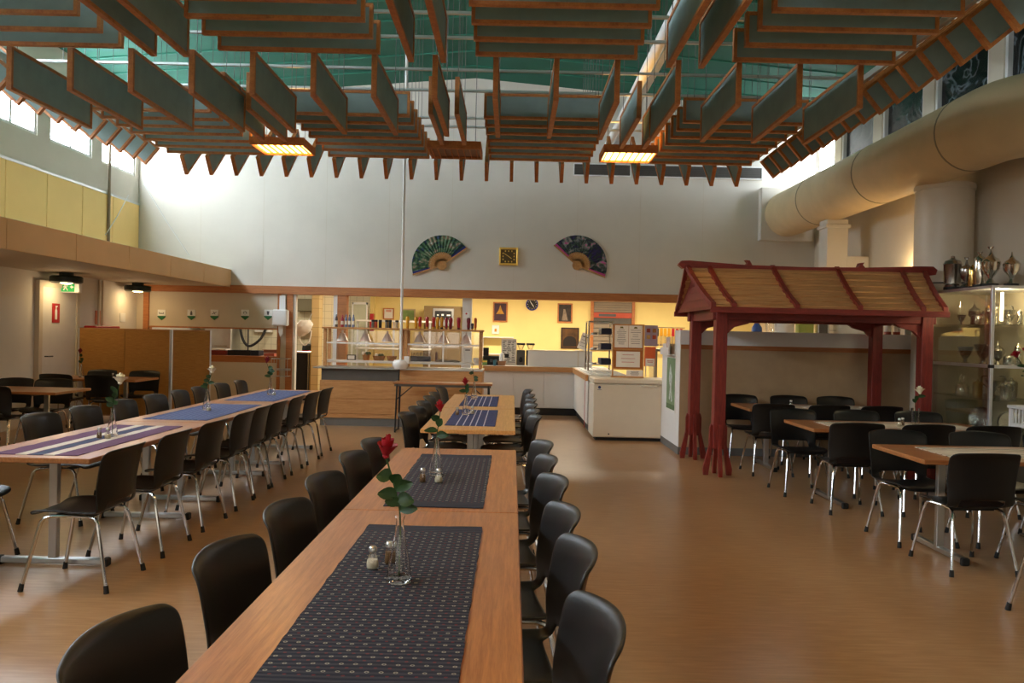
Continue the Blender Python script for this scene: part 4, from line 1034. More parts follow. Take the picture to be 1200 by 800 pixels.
# coffee machine, register, news sheet
K = .936
p = at(616, 424, 15.6)
cm = thing('coffee_grinder', 'dark twin coffee grinder with clear hoppers on the white counter', 'coffee machine', (p.x, 15.91, K))
for s in (-1, 1):
    MB().bbox(s*.095-.085, s*.095+.085, -.08, .08, 0, .3, .01).build('body', steel_d, cm); MB().lathe([(.03, .3), (.075, .4)], 14, (s*.095, 0, 0)).build('hopper', sglass, cm, True); MB().bbox(s*.095-.085, s*.095+.085, -.09, .09, .4, .44, .008).build('lid', black, cm)
    MB().lathe([(.03, .06), (.045, .1), (.03, .16)], 12, (s*.095, -.06, 0)).build('spout', black, cm, True)
p = at(576, 424, 15.5); cr = thing('cash_register', 'black cash register box at the counter end', 'register', (p.x, 15.6, K))
MB().bbox(-.17, .15, -.12, .14, 0, .18, .01).build('body', black, cr); MB().bbox(-.17, -.06, .0, .04, .18, .34, .006).build('display', black, cr); MB().box(-.03, .02, -.124, -.12, .06, .12).box(.06, .12, -.124, -.12, .06, .12).build('label_plate', ink, cr)
p = at(596, 423, 15.75); nsp = thing('newspaper_board', 'white sheet with black print standing behind the register', 'poster', (p.x, 15.85, K))
MB().box(-.15, .15, 0, .01, 0, .52).build('sheet', paper, nsp); rn = random.Random(5); m_ = MB()
for k in range(14):
    z = .48-.032*k
    for j in range(3): x = -.13+.09*j+rn.uniform(0, .02); m_.box(x, x+rn.uniform(.03, .08), -.003, 0, z-.012, z)
m_.box(-.1, .0, -.003, 0, .14, .22).build('print', black, nsp)
p = at(588, 424, 15.4); small('ceramic_pot', 'brown pot with a white paper roll on the white counter', 'pot', [('pot', MB().lathe([(.07, 0), (.085, .09), (.075, .09), (.06, .01), (.001, .01)], 18, close=False), plain('clay', '9A7050', .6), True), ('roll', MB().lathe([(.05, .012), (.05, .2), (.03, .24), (.001, .25)], 16, close=False), paper, True)], (p.x, 15.42, K))
p = at(569, 426, 15.4); small('green_carton', 'small green and yellow carton beside the register', 'carton', [('body', MB().bbox(-.05, .05, -.03, .03, 0, .1, .004), plain('carton_green', '6A8A4A', .6), False), ('flap', MB().box(-.05, .05, -.032, -.03, .06, .09), gold, False)], (p.x-.02, 15.4, K))
p = at(581, 426, 15.4); small('blue_cup', 'small teal cup in front of the black register', 'cup', [('cup', MB().lathe([(.025, 0), (.033, .11), (.03, .11), (.022, .008), (.001, .008)], 14, close=False), plain('teal', '3A6A7A', .4), True)], (p.x-.02, 15.3, K))
# ------------------------------------------------------------------ kitchen wall things
YW = YK - .005
def framed(px0, px1, py0, py1, Y, framem, artm, label, parts=(), cat='picture'):
    a = at(px0, py1, Y); b = at(px1, py0, Y); w, h = b.x-a.x, b.z-a.z
    t = thing('framed_picture', label, cat, (a.x, Y, a.z), 0, 'pictures on the kitchen wall')
    e = min(.03, w*.1)
    MB().box(e, w-e, -.015, -.001, e, h-e).build('art', artm, t)
    for q in ((0, w, 0, e), (0, w, h-e, h), (0, e, e, h-e), (w-e, w, e, h-e)): MB().box(q[0], q[1], -.025, -.001, q[2], q[3]).build('frame_bar', framem, t)
    for (n, fn, m) in parts: fn(w, h).build(n, m, t)
    return t
framew2 = MATS['frame_pine']
art1 = plain('art_maroon', '3E2430', .6, var=.3, scale=8); art2 = plain('art_dark', '2E2620', .6, var=.6, scale=9); artg = plain('art_gold', 'B8862A', .6, var=.4, scale=10)
framed(577.5, 595, 354, 377, YW, framew2, art1, 'maroon picture of a golden gabled building on the yellow wall', [('building', lambda w, h: MB().prism([(w*.22, h*.4), (w*.78, h*.4), (w*.62, h*.58), (w*.5, h*.85), (w*.38, h*.58)], -.018, -.015), artg)])
framed(653, 671, 355.5, 378, YW, framew2, art2, 'dark picture of a pale figure near the shuttered window', [('figure', lambda w, h: MB().prism([(w*.3, h*.12), (w*.7, h*.12), (w*.62, h*.4), (w*.52, h*.7), (w*.4, h*.7), (w*.36, h*.4)], -.018, -.015), plain('figure_grey', '8A7A68', .7, var=.3, scale=20))])
framed(657, 678.5, 384, 408, YW, plain('frame_dark', '2A1A12', .5), plain('art_glow', '5A3A14', .6, var=.6, scale=5), 'brown and gold picture of a dark arch above the counter screen', [('arch', lambda w, h: MB().prism([(w*.12, .05)] + [(w*.5 - w*.38*math.cos(a), h*.3 + h*.3*math.sin(a)) for a in [math.pi*k/8 for k in range(9)]] + [(w*.88, .05)], -.018, -.015), plain('arch_dark', '1A100A', .6))])
framed(576.5, 585, 381, 391, YW, whitep, paper, 'small white framed print below the golden building picture', [('motif', lambda w, h: MB().box(w*.35, w*.65, -.018, -.015, h*.25, h*.6), MATS['b_C88A1C'] if 'b_C88A1C' in MATS else gold)])
framed(449, 462, 361, 374, YW, framew2, paper, 'framed pale certificate near the passage door', [('heading', lambda w, h: MB().box(w*.25, w*.75, -.018, -.015, h*.65, h*.85), plain('pink_ink', 'D8A090', .7))])
framed(469, 487, 362, 376, YW, plain('frame_pale', 'B8A07A', .5), plain('art_green', '7A9050', .6, var=.3, scale=8), 'framed green landscape print behind the mustard bottles')
p = at(623.5, 356.5, YW); kc = thing('kitchen_clock', 'round blue rimmed clock half hidden by the beam', 'clock', (p.x, YW, p.z))
MB().lathe([(.125, -.04), (.145, -.03), (.145, -.001), (.1, -.001)], 28, (0, 0, 0), False, 'Y').build('rim', plain('clock_blue', '2A3A9A', .4), kc, True); MB().lathe([(.122, -.03), (.122, -.002)], 28, (0, 0, 0), True, 'Y').build('dial', black, kc)
for a, L in ((-.6, .085), (2.5, .07)): MB().box(-.006, .006, -.036, -.031, 0, L, Matrix.Rotation(a, 4, 'Y')).build('hand', signwhite, kc)
for k in range(12): MB().box(-.004, .004, -.034, -.031, .095, .112, Matrix.Rotation(k*math.pi/6, 4, 'Y')).build('hour_mark', signwhite, kc)
# white wall shelf
a = at(565, 394, YW-.2); b = at(602, 394, YW-.2)
shf = thing('wall_shelf', 'white wall shelf below the golden building picture', 'shelf', (a.x, YW, a.z)); w = b.x-a.x
MB().bbox(0, w, -.25, 0, -.03, 0, .003).build('board', white_l, shf); MB().bbox(0, .03, -.25, 0, -.5, -.03, .003).bbox(w-.03, w, -.25, 0, -.5, -.03, .003).build('bracket', white_l, shf); MB().bbox(0.03, w-.03, -.25, 0, -.42, -.39, .003).build('board', white_l, shf)
# rolled shutter window
a = at(693, 410, YW); b = at(742, 353, YW)
rs = thing('roller_shutter', 'grey slatted roller shutter with red strip in the yellow wall', 'shutter', (a.x, YW, a.z)); w, h = b.x-a.x, 1.15
MB().box(0, w, -.03, -.001, 0, h).build('backing', steel_d, rs)
zt = b.z-a.z; slg = plain('slat_grey', '8E8272', .5)
for k in range(10): MB().bbox(.03, w-.03, -.05, -.03, zt-.27+.055*k, zt-.27+.05+.055*k, .006).build('slat', slg, rs)
for k in range(6): MB().bbox(.03, w-.03, -.05, -.03, .02+.1*k, .11+.1*k, .006).build('slat', slg, rs)
MB().bbox(.03, w-.03, -.055, -.03, zt-.40, zt-.28, .004).build('strip', plain('strip_red', 'B8503A', .5), rs)
MB().box(.15, .55, -.058, -.055, zt-.37, zt-.31).build('plate', ink, rs)
MB().box(-.04, .03, -.06, 0, 0, h).build('frame_post', beamw, rs); MB().box(w-.03, w+.04, -.06, 0, 0, h).build('frame_post', beamw, rs)
# oven niche
a = at(497, 430, 18.2); b = at(541, 350, 18.2)
ov = thing('wall_oven', 'brown oven cabinet with a black control panel in the kitchen', 'oven', (a.x, 17.95, 0)); w = b.x-a.x
brownk = plain('niche_brown', '6E5834', .6); MB().box(0, w, 0, .62, 0, 2.15).build('body', brownk, ov); MB().bbox(.2, w-.15, -.03, 0, 1.7, 2.1, .008).build('front', steel, ov)
MB().bbox(.25, w-.2, -.045, -.03, 1.84, 2.04, .005).build('control_panel', black, ov); MB().box(.3, .34, -.05, -.045, 1.93, 1.96).box(.4, .45, -.05, -.045, 1.93, 1.97).box(.52, .6, -.05, -.045, 1.93, 1.96).build('knob', signwhite, ov)
# notice on the white column
p = at(546.5, 368, YB-.004); nc = thing('column_notice', 'white notice with a red dot on the white column', 'notice', (p.x, YB-.001, p.z)); MB().box(-.055, .055, -.004, 0, -.08, .04).build('sheet', paper, nc); MB().lathe([(.018, -.006), (.018, -.004)], 12, (0, 0, .01), True, 'Y').build('dot', redpaper, nc)
# pale door and red boxes at the passage
a = at(412, 440, 18.0); b = at(427, 440, 18.0)
pd = thing('passage_door', 'pale green-grey cold room door behind the heat lamps', 'door', (a.x, 18.05, 0)); w = b.x-a.x
MB().box(0, w, 0, .05, 0, 2.15).build('leaf', plain('pale_green', 'B8B8A0', .5), pd); MB().box(-.03, 0, -.01, .06, 0, 2.2).box(w, w+.03, -.01, .06, 0, 2.2).box(-.03, w+.03, -.01, .06, 2.15, 2.2).build('frame', whitep, pd); MB().bbox(w-.08, w-.05, -.05, 0, 1, 1.2, .006).build('handle', steel, pd)
p = at(432, 372, 18.1); o = MB().bbox(p.x+.02, p.x+.1, 18.12, 18.29, 1.55, 1.95, .006).build('fire_box', redp); tag(o, 'small red box on the wall beside the cold room door', 'box')
# steel shelf run across the kitchen behind the gantry
a = at(418, 375, 17.6).x; b = at(505, 375, 17.6).x
ks = thing('steel_shelf', 'long white kitchen shelf on posts behind the bottles', 'shelf', (a, 17.5, 0)); w = b-a
for z in (1.15, 1.76): MB().bbox(0, w, 0, .35, z, z+.04, .004).build('board', white_l, ks)
for x in (0, w/2-.02, w-.04): MB().box(x, x+.04, .1, .14, 0, 1.15).box(x, x+.04, .1, .14, 1.19, 1.76).build('post', alu, ks)
# hanging utensils on a rail
a = at(771, 381, 17.9); b = at(802, 381, 17.9)
ur = MB().tube([(a.x, 18.3, 1.78), (b.x+.1, 18.3, 1.78)], .012, 8).tube([(a.x, 18.3, 1.78), (a.x, 18.59, 1.78)], .01, 6).tube([(b.x+.1, 18.3, 1.78), (b.x+.1, 18.59, 1.78)], .01, 6).build('utensil_rail', chrome, None, True); tag(ur, 'chrome utensil rail on the yellow kitchen wall', 'rail')
for k, c in enumerate(('1A1A1C', 'C48A08', 'CC920C', 'BE8406', 'A01820', 'A81C24', 'A0161E')):
    x = a.x + .06 + k*.09
    t = thing('ladle', 'hanging ladle with a %s handle on the utensil rail' % ('black' if k == 0 else 'yellow' if k < 4 else 'red'), 'ladle', (x, 18.27, 1.76), 0, 'ladles on the utensil rail')
    MB().bbox(-.032, .032, -.012, .012, -.18, 0, .006).build('handle', MATS.get('u_'+c) or plain('u_'+c, c, .4), t); MB().tube([(0, 0, -.18), (0, 0, -.36)], .005, 6).build('shaft', chrome, t, True); MB().lathe([(.005, -.42), (.033, -.4), (.038, -.36), (.034, -.36)], 12, close=False).build('bowl', chrome, t, True)
# ------------------------------------------------------------------ scullery seen through tray hatch and doorway
ra = at(250, 415, 16.2)
for k, (px0, px1, h, c, txt, nm) in enumerate(((250, 268, .09, '7A2A24', 'dark red tray stack on the hatch sill', 'tray_stack'), (270, 296, .1, '1A1A22', 'black crockery crate on the hatch sill', 'crockery_crate'), (297, 306, .1, '24283A', 'small dark basket beside the crockery crate', 'crockery_basket'), (312, 324, .05, 'C06A5A', 'pale red tray at the end of the hatch sill', 'food_tray'))):
    a = at(px0, 415, YB+.3); b = at(px1, 415, YB+.3); t = thing(nm, txt, 'tray' if 'tray' in nm else 'crate', ((a.x+b.x)/2, YB+.3, 1.021), 0, 'things on the tray hatch sill'); w = (b.x-a.x)/2; mm = plain('hs_%d' % k, c, .5)
    MB().bbox(-w, w, -.15, .15, 0, .02, .004).build('base', mm, t)
    MB().box(-w, w, -.15, -.14, .02, h).box(-w, w, .14, .15, .02, h).box(-w, -w+.01, -.14, .14, .02, h).box(w-.01, w, -.14, .14, .02, h).build('rim', mm, t)
wt = thing('white_board', 'white cutting board lying on the red tray stack', 'board', (at(259, 410, YB+.3).x, YB+.3, 1.112)); MB().bbox(-.14, .14, -.12, .12, 0, .03, .006).build('board', whitep, wt); MB().box(.09, .12, -.04, .04, .03, .032).build('grip', ink, wt)
a = at(247, 400, 18.0).x; b = at(280, 400, 18.0).x
dw = thing('dishwasher_hood', 'stainless steel dishwasher hood behind the tray hatch', 'dishwasher', (a, 17.55, 0)); w = b-a
MB().bbox(0, w, 0, .62, 0, .85, .01).build('base', steel, dw); MB().bbox(.02, w-.02, .02, .6, .9, 1.85, .02).build('hood', steel, dw); MB().tube([(.05, -.03, 1.15), (w-.1, -.03, 1.15)], .015, 8).build('handle', chrome, dw, True); MB().box(0, w, -.02, .62, .85, .9).build('worktop', steel, dw)
p = at(287, 395, 17.9)
hs = thing('spray_hose', 'black spray hose hanging on the tiled wall', 'hose', (p.x, 18.12, 1.0))
MB().tube([(0, 0, 0), (0, 0, 1.0)], .02, 8).build('riser', steel_d, hs, True); MB().tube(catmull([(0, -.05, .95), (-.14, -.08, .8), (-.12, -.1, .4), (.05, -.12, .15), (.3, -.1, .3), (.42, -.06, .55)], 5), .03, 8).build('hose', black, hs, True)
p = at(299, 388, 18.0)
wm = thing('soap_machine', 'white dosing machine on the tiled wall behind the hatch', 'machine', (p.x+.12, 18.25, p.z-.02)); MB().bbox(-.2, .2, -.06, .045, 0, .16, .01).build('body', whitep, wm); MB().bbox(-.12, .12, -.08, -.06, .05, .28, .01).build('cover', whitep, wm); MB().box(-.04, .04, -.085, -.08, .1, .14).build('display', black, wm)
a = at(305, 415, 17.0); 
sb = thing('steel_bench', 'stainless bench with a red-rimmed dish behind the hatch', 'bench', (at(318, 415, 17.5).x, 17.6, 0)); MB().bbox(-.35, .35, -.3, .3, .98, 1.02, .004).build('top', steel, sb); MB().box(-.34, -.3, -.28, -.24, 0, .98).box(.3, .34, -.28, -.24, 0, .98).box(-.34, -.3, .24, .28, 0, .98).box(.3, .34, .24, .28, 0, .98).build('leg', steel, sb)
ds = small('brown_dish', 'brown oven dish on the stainless bench', 'dish', [('dish', MB().bbox(-.18, .18, -.1, .1, 0, .06, .01), plain('dish_brown', '6A3A28', .5), False), ('rim', MB().bbox(-.2, .2, -.12, .12, .06, .07, .003), plain('dish_rim', '8A5A40', .5), False)], (at(318, 415, 17.5).x, 17.6, 1.0205))
# doorway view
tc0 = at(364.5, 400, 16.6).x; tc1 = at(373.5, 400, 16.6).x
struct('wall_tile_pier', MB().box(tc0, tc1, 16.6, 17.0, 0, 2.7), tile_b)
struct('wall_tile_side', MB().box(tc1, at(392, 400, 16.9).x+.2, 16.9, 17.0, 0, 2.7), tile)
p = at(357, 384, 16.4)
cb_ = thing('hanging_cloths', 'bundle of white cloths hanging beside the tiled pier', 'cloths', (p.x, 16.45, p.z))
m_ = MB(); v = []; f = []
for j in range(9):
    for i in range(17):
        a = 2*math.pi*i/16; rr = (.05+.1*math.sin(math.pi*min(1, j/8*.9+.1)))*(1+.18*math.sin(a*5+j)); v.append((rr*math.cos(a)*1.2-.02*j*.6, rr*math.sin(a)*.6, .16-.042*j))
for j in range(8):
    for i in range(16): q = j*17+i; f.append((q, q+1, q+18, q+17))
m_.add(v, f).build('bundle', paper, cb_, True)
MB().tube(catmull([(-.08, 0, -.1), (-.1, -.02, -.25), (0, -.03, -.36), (.1, -.02, -.25), (.13, 0, -.05)], 5), .012, 6).build('strap', paper, cb_, True)
MB().tube([(.06, .0, .14), (.1, .14, .3)], .01, 6).build('hook', steel, cb_)
a = at(344, 430, 17.5).x
dkx = thing('plate_cart', 'dark plate cart with steel rods seen through the doorway', 'cart', (at(354, 450, 16.8).x, 16.9, 0))
MB().bbox(-.22, .1, -.1, .4, .05, 1.05, .01).build('cabinet', black, dkx); MB().bbox(-.24, .2, -.12, .42, 1.05, 1.09, .006).build('top', steel, dkx)
for k in range(4): MB().tube([(.12+.025*k, -.1+.05*k, .05), (.12+.025*k, -.1+.05*k, 1.05)], .01, 8).build('rod', brass if k % 2 else chrome, dkx, True)
for x in (-.18, .07):
    for y in (-.05, .33): MB().lathe([(.025, -.012), (.025, .012)], 12, (x, y, .025), True, 'X').build('castor', rubber, dkx, True)
blk = small('mixing_pot', 'black pot with a red base on the plate cart', 'pot', [('pot', MB().lathe([(.08, 0), (.11, .03), (.1, .12), (.05, .16)], 16), black, True), ('base', MB().lathe([(.11, -.0), (.11, .02)], 16), redp, True)], (at(358, 408, 16.8).x, 16.95, 1.0905))
a = at(343, 372, 17.8).x; b = at(364, 372, 17.8).x
sk = thing('wall_shelf', 'dark wall shelf with canisters seen through the doorway', 'shelf', (a, 18.29, 1.55)); w = b-a
MB().bbox(0, w, -.28, 0, 0, .03, .003).build('board', steel, sk); MB().box(.02, .04, -.25, 0, -.15, 0).box(w-.04, w-.02, -.25, 0, -.15, 0).build('bracket', steel, sk); MB().bbox(0, w, -.3, 0, .42, .7, .01).build('hood', plain('hood_dark', '6A6248', .5), sk)
for k in range(2): small('canister', ('white canister on the shelf in the doorway', 'grey canister on the shelf in the doorway')[k], 'canister', [('body', MB().lathe([(.05, 0), (.05, .14)], 14), (whitep, steel_d)[k], True), ('lid', MB().lathe([(.052, .14), (.052, .16), (.02, .165)], 14), steel, True)], (a+.12+.16*k, 18.15, 1.5805))
# towel dispenser on the strip
p = at(329.5, 372, YB-.1)
td = thing('towel_dispenser', 'white paper towel dispenser on the post by the doorway', 'dispenser', (p.x, YB-.045, p.z)); MB().bbox(-.14, .14, -.18, 0, -.16, .15, .02).build('body', whitep, td); MB().prism([(-.04, -.16), (.04, -.16), (.05, -.3), (.0, -.36), (-.03, -.28)], -.1, -.09).build('towel', paper, td); MB().box(-.05, .06, -.02, 0, .15, .42).build('back_plate', whitep, td)
wr = thing('wire_bin', 'wire waste basket frame mounted by the doorway post', 'bin', (at(330, 430, YB-.15).x, YB-.2, .66))
for z in (0, .33): MB().tube([(-.15, -.1, z), (.15, -.1, z), (.15, .12, z), (-.15, .12, z), (-.15, -.1, z)], .006, 6).build('ring', steel, wr)
for k in range(7): MB().tube([(-.15+.05*k, -.1, 0), (-.15+.05*k, -.1, .33)], .004, 5).build('wire', steel, wr)
MB().box(-.14, .14, .12, .165, .1, .14).build('bracket', steel, wr)

# ------------------------------------------------------------------ low partition with ledge behind the pavilion
PX0, PX1, PY = 2.24, 5.3, 10.52
lp = struct('wall_partition_low', MB().box(PX0, PX1, PY, PY+.12, 0, 1.46).box(PX0, PX0+.12, PY+.12, 11.74, 0, 1.46), plain('partition_paint', 'B89C78', .75))
MB().box(PX0, PX1, PY-.02, PY+.14, 1.40, 1.46).build('wood_strip', beamw, lp); MB().box(PX0-.02, PX1, PY-.05, PY+.3, 1.46, 1.65).build('ledge', whitep, lp)
MB().box(PX0-.01, PX1, PY-.012, PY, 0, .1).box(PX0-.012, PX0, PY, 11.74, 0, .1).build('skirting', greykick, lp)
struct('wall_pier_grey', MB().box(PX1, XR-.001, PY-.1, PY+.2, 0, 2.3), plain('grey_paint', '6E706E', .7))
MB().box(PX0-.008, PX0, PY, 11.74, .1, 1.46).build('end_panel', whitep, lp)
ps = thing('sport_poster', 'narrow poster of a white-clad player on green, on the partition end', 'poster', (PX0-.0095, 11.05, .525))
MB().box(-.006, 0, -.31, .31, 0, .775).build('sheet', paper, ps); MB().box(-.008, -.006, -.28, .28, .03, .74).build('print', plain('pitch_green', '7A9068', .7, var=.2, scale=8), ps)
MB().prism([(-.12, .15), (-.05, .33), (-.1, .48), (-.02, .58), (.04, .66), (.08, .58), (.12, .45), (.04, .33), (.1, .17), (.03, .15), (.0, .27), (-.06, .13)], -.0095, -.008, 'YZ').build('figure', plain('player_white', 'C8CCC4', .7, var=.3, scale=30), ps)
MB().box(-.0095, -.008, -.28, .28, .03, .1).build('caption_band', plain('caption_green', '5A7048', .7), ps)
rk = thing('brochure_rack', 'white brochure rack with papers on the partition end above the poster', 'rack', (PX0-.11, 11.05, 1.31)); MB().box(-.01, .0, -.28, .28, 0, .1).box(.09, .1, -.28, .28, 0, .14).box(0, .09, -.28, .28, 0, .01).build('holder', whitep, rk)
for k, c in enumerate(('C8B8B0', 'A85A4A', 'B8C0C4', 'D8D0C0')): MB().box(.008+.02*k, .02+.02*k, -.26+.12*k, -.1+.12*k, .011, .24).build('brochure', plain('broch_%d' % k, c, .6, var=.2, scale=20), rk)
# objects glimpsed over the ledge (back kitchen bench at Y about 14)
kb = thing('kitchen_bench', 'steel back bench behind the pavilion ledge', 'bench', (3.9, 14.3, 0)); MB().bbox(-1.4, 1.5, -.3, .3, 1.3, 1.34, .004).build('top', steel, kb)
for x in (-1.35, 1.45): MB().box(x-.03, x+.03, -.25, .25, 0, 1.3).build('leg', steel, kb)
KB = 1.3405
def bench(px, name, label, cat, parts, dy=0): p = at(px, 380, 14.2); small(name, label, cat, parts, (p.x, 14.2+dy, KB))
bench(887, 'blue_kettle', 'blue kettle glimpsed under the pavilion roof', 'kettle', [('body', MB().lathe([(.1, 0), (.11, .05), (.09, .42), (.04, .5)], 16), plain('kettle_blue', '3A5A9A', .4), True), ('lid', MB().lathe([(.05, .5), (.05, .54)], 12), redp, True)])
bench(902, 'glass_blender', 'glass blender glimpsed under the pavilion roof', 'blender', [('base', MB().bbox(-.09, .09, -.09, .09, 0, .3, .01), whitep, False), ('jug', MB().lathe([(.06, .3), (.085, .55)], 14), sglass, True)])
bench(919, 'paper_roll_holder', 'wide white paper roll holder under the pavilion roof', 'holder', [('roll', MB().lathe([(.17, 0), (.17, .6)], 24), paper, True), ('core', MB().lathe([(.03, .6), (.03, .62)], 12), ink, True)])
bench(943, 'storage_box', 'light green box glimpsed under the pavilion roof', 'box', [('body', MB().bbox(-.13, .13, -.1, .1, 0, .6, .006), plain('lime', 'A8B860', .6), False), ('lid', MB().bbox(-.135, .135, -.105, .105, .55, .57, .003), plain('lime_d', '8A9A48', .6), False)])
bench(961, 'microwave', 'small grey appliance glimpsed under the pavilion roof', 'appliance', [('body', MB().bbox(-.09, .09, -.15, .15, 0, .55, .01), alu, False), ('door', MB().bbox(-.075, .075, -.16, -.15, .3, .5, .004), steel_d, False)])
bench(985, 'dish_rack', 'steel rod dish rack glimpsed under the pavilion roof', 'rack', [('frame', MB().tube([(-.25, -.1, 0), (-.25, -.1, .55), (.25, -.1, .55), (.25, -.1, 0)], .012, 8).tube([(-.25, .1, 0), (-.25, .1, .55), (.25, .1, .55), (.25, .1, 0)], .012, 8), chrome, True), ('rod', MB().tube([(-.25, -.1, .4), (.25, -.1, .4)], .008, 6).tube([(-.25, -.1, .25), (.25, -.1, .25)], .008, 6), chrome, True)])
for k in range(2): small('soup_jar', ('red-brown labelled jar on the ledge, nearer the pavilion post', 'red-brown labelled jar on the ledge, nearer the grey pier')[k], 'jar', [('body', MB().lathe([(.045, 0), (.045, .14), (.03, .17)], 14), MATS.get('jar_red') or plain('jar_red', '8A3A2A', .4), True), ('paper_label', MB().lathe([(.0455, .04), (.0455, .12)], 14, close=False), paper, True)], (5.05+.12*k, 10.68, 1.6505))

# ------------------------------------------------------------------ red pavilion
pv = thing('red_pavilion', 'red stained timber pavilion with a curved slatted roof', 'pavilion', (0, 0, 0))
PA, PB_, PF, PR = 2.36, 4.68, 9.0, 10.22
for x in (PA, PB_):
    for y in (PF, PR):
        po_ = MB().bbox(x-.065, x+.065, y-.065, y+.065, .3, 1.9, .006).build('post', redw, pv)
        for k in range(4):
            M_ = Matrix.Translation((x, y, 0)) @ Matrix.Rotation(k*math.pi/2, 4, 'Z')
            poly = [(.065, .56), (.085, .58), (.1, .53), (.1, .34), (.165, .07), (.16, .0), (.105, .0), (.098, .05), (.065, .3)]
            b_ = MB().prism(poly, -.02, .02); b_.v = [tuple(M_ @ Vector(q)) for q in b_.v]; b_.build('bracket', redw, po_)
RX0, RX1, RYm, EZ, RZ_ = 2.13, 4.86, 9.6, 1.875, 2.385
def slope(t, s): return RYm - s*(RYm-8.64)*(1-t), EZ + (RZ_-EZ)*(.72*t + .28*t*t)   # t=0 eave, 1 ridge
NS = 14
def rx(t): return 2.2 - .09*t, 4.70 + .24*t
for s in (1, -1):
    for k in range(NS):
        y0, z0 = slope(k/NS, s); y1, z1 = slope((k+1)/NS, s); lift = .013*(k % 2)
        nrm = Vector((0, -(z1-z0)*s*0 - (z1-z0), (y1-y0))); nrm = Vector((0, -(z1-z0), (y1-y0)))
        if nrm.z < 0: nrm = -nrm
        nrm.normalize(); th = .018
        v = []
        for side in (0, 1):
            for (yy, zz, tt) in ((y0, z0, k/NS), (y1-(y1-y0)*.06, z1-(z1-z0)*.06, (k+.94)/NS)):
                for h_ in (lift, th+lift): v.append(((rx(tt)[side]), yy+nrm.y*h_, zz+nrm.z*(h_)))
        MB().add(v, [(0, 2, 3, 1), (4, 5, 7, 6), (0, 1, 5, 4), (2, 6, 7, 3), (1, 3, 7, 5), (0, 4, 6, 2)]).build('roof_slat', slat, pv)
    for fx in (-.006, .085, .36, .635, .91, 1.006):
        v = []; f = []
        for k in range(9):
            y_, z_ = slope(k/8, s); z_ += .035; a_, b_ = rx(k/8); x = a_ + (b_-a_)*fx
            v += [(x-.026, y_, z_-.03), (x+.026, y_, z_-.03), (x+.026, y_, z_+.03), (x-.026, y_, z_+.03)]
        for k in range(8):
            for q in range(4): f.append((4*k+q, 4*k+(q+1) % 4, 4*k+4+(q+1) % 4, 4*k+4+q))
        f += [(0, 3, 2, 1), (32, 33, 34, 35)]
        MB().add(v, f).build('roof_rib', redw, pv)
    ye, ze = slope(0, s)
    MB().bbox(2.15, 4.75, ye-.02, ye+.02, ze-.045, ze+.02, .004).build('eave_board', redx, pv)
for y in (PF, PR): MB().bbox(PA-.1, PB_+.1, y-.05, y+.05, 1.76, 1.9, .005).build('beam', redx, pv)
for x in (PA, PB_): MB().bbox(x-.05, x+.05, PF, PR, 1.761, 1.899, .005).build('tie_beam', redw, pv)
for x in (PA, PB_):
    s = 1 if x == PA else -1
    for y in (PF, PR): MB().prism([(x+s*.065, 1.76), (x+s*.36, 1.76), (x+s*.3, 1.72), (x+s*.15, 1.68), (x+s*.065, 1.6)], y-.03, y+.03).build('corner_brace', redx, pv)
for x in (2.2, 4.69):
    pl_ = [slope(k/8, 1) for k in range(9)] + [slope(k/8, -1) for k in range(7, -1, -1)]
    MB().prism(pl_, x-.008, x+.008, 'YZ').build('gable_board', redw, pv)
    for k in range(4):
        z = EZ+.04+.09*k; hw_ = .96*(1-(.05+.09*k)/.51/.8)-.07; MB().box(x-.02, x+.02, RYm-hw_, RYm+hw_, z-.01, z+.012).build('gable_batten', redw, pv)
ridge = [(1.98, 2.43), (2.02, 2.475), (2.12, 2.48), (2.8, 2.44), (2.82, 2.47), (2.79, 2.5), (2.84, 2.495), (2.87, 2.44), (3.5, 2.43), (4.15, 2.44), (4.17, 2.495), (4.22, 2.5), (4.2, 2.47), (4.23, 2.44), (4.9, 2.47), (5.05, 2.47), (5.1, 2.43), (5.08, 2.37), (5.0, 2.36), (4.94, 2.38), (4.85, 2.36), (2.15, 2.37), (2.1, 2.4), (2.04, 2.38)]
MB().prism(ridge, RYm-.045, RYm+.045).build('ridge_beam', redx, pv)

# ------------------------------------------------------------------ trophy cabinet on the right
TX0, TX1, TY0, TY1, TZ1 = 5.02, 5.7, 8.32, 9.55, 2.14
tc = thing('display_case', 'tall glass display case with aluminium edges full of trophies', 'display case', (0, 0, 0))
for x in (TX0, TX1-.03):
    for y in (TY0, TY1-.03): MB().bbox(x, x+.035, y, y+.035, 0.02, TZ1, .003).build('corner_post', alu, tc)
MB().box(TX0, TX1, TY0, TY1, TZ1, TZ1+.03).build('top', alu, tc); MB().bbox(TX0+.01, TX1-.01, TY0+.01, TY1-.01, 0, .3, .004).build('plinth', greykick, tc)
for z in (1.3,): MB().box(TX0, TX0+.035, TY0+.035, TY1-.03, z, z+.035).box(TX0+.035, TX1-.03, TY0, TY0+.035, z, z+.035).build('mid_rail', alu, tc); MB().box(TX0-.004, TX0+.04, TY0-.004, TY0+.04, z-.0, z+.035).build('joint', black, tc)
for z in (.55, .95, 1.31, 1.76): MB().box(TX0+.04, TX1-.03, TY0+.04, TY1-.035, z, z+.008).build('glass_shelf', pane_c, tc)
for (a, b) in ((TY0+.035, (TY0+TY1)/2), ((TY0+TY1)/2+.005, TY1-.03)): MB().box(TX0+.012, TX0+.018, a, b, .3, TZ1).build('glass_door', pane_c, tc)
MB().box(TX0+.035, TX1-.03, TY0+.012, TY0+.018, .3, TZ1).build('glass_end', pane_c, tc)
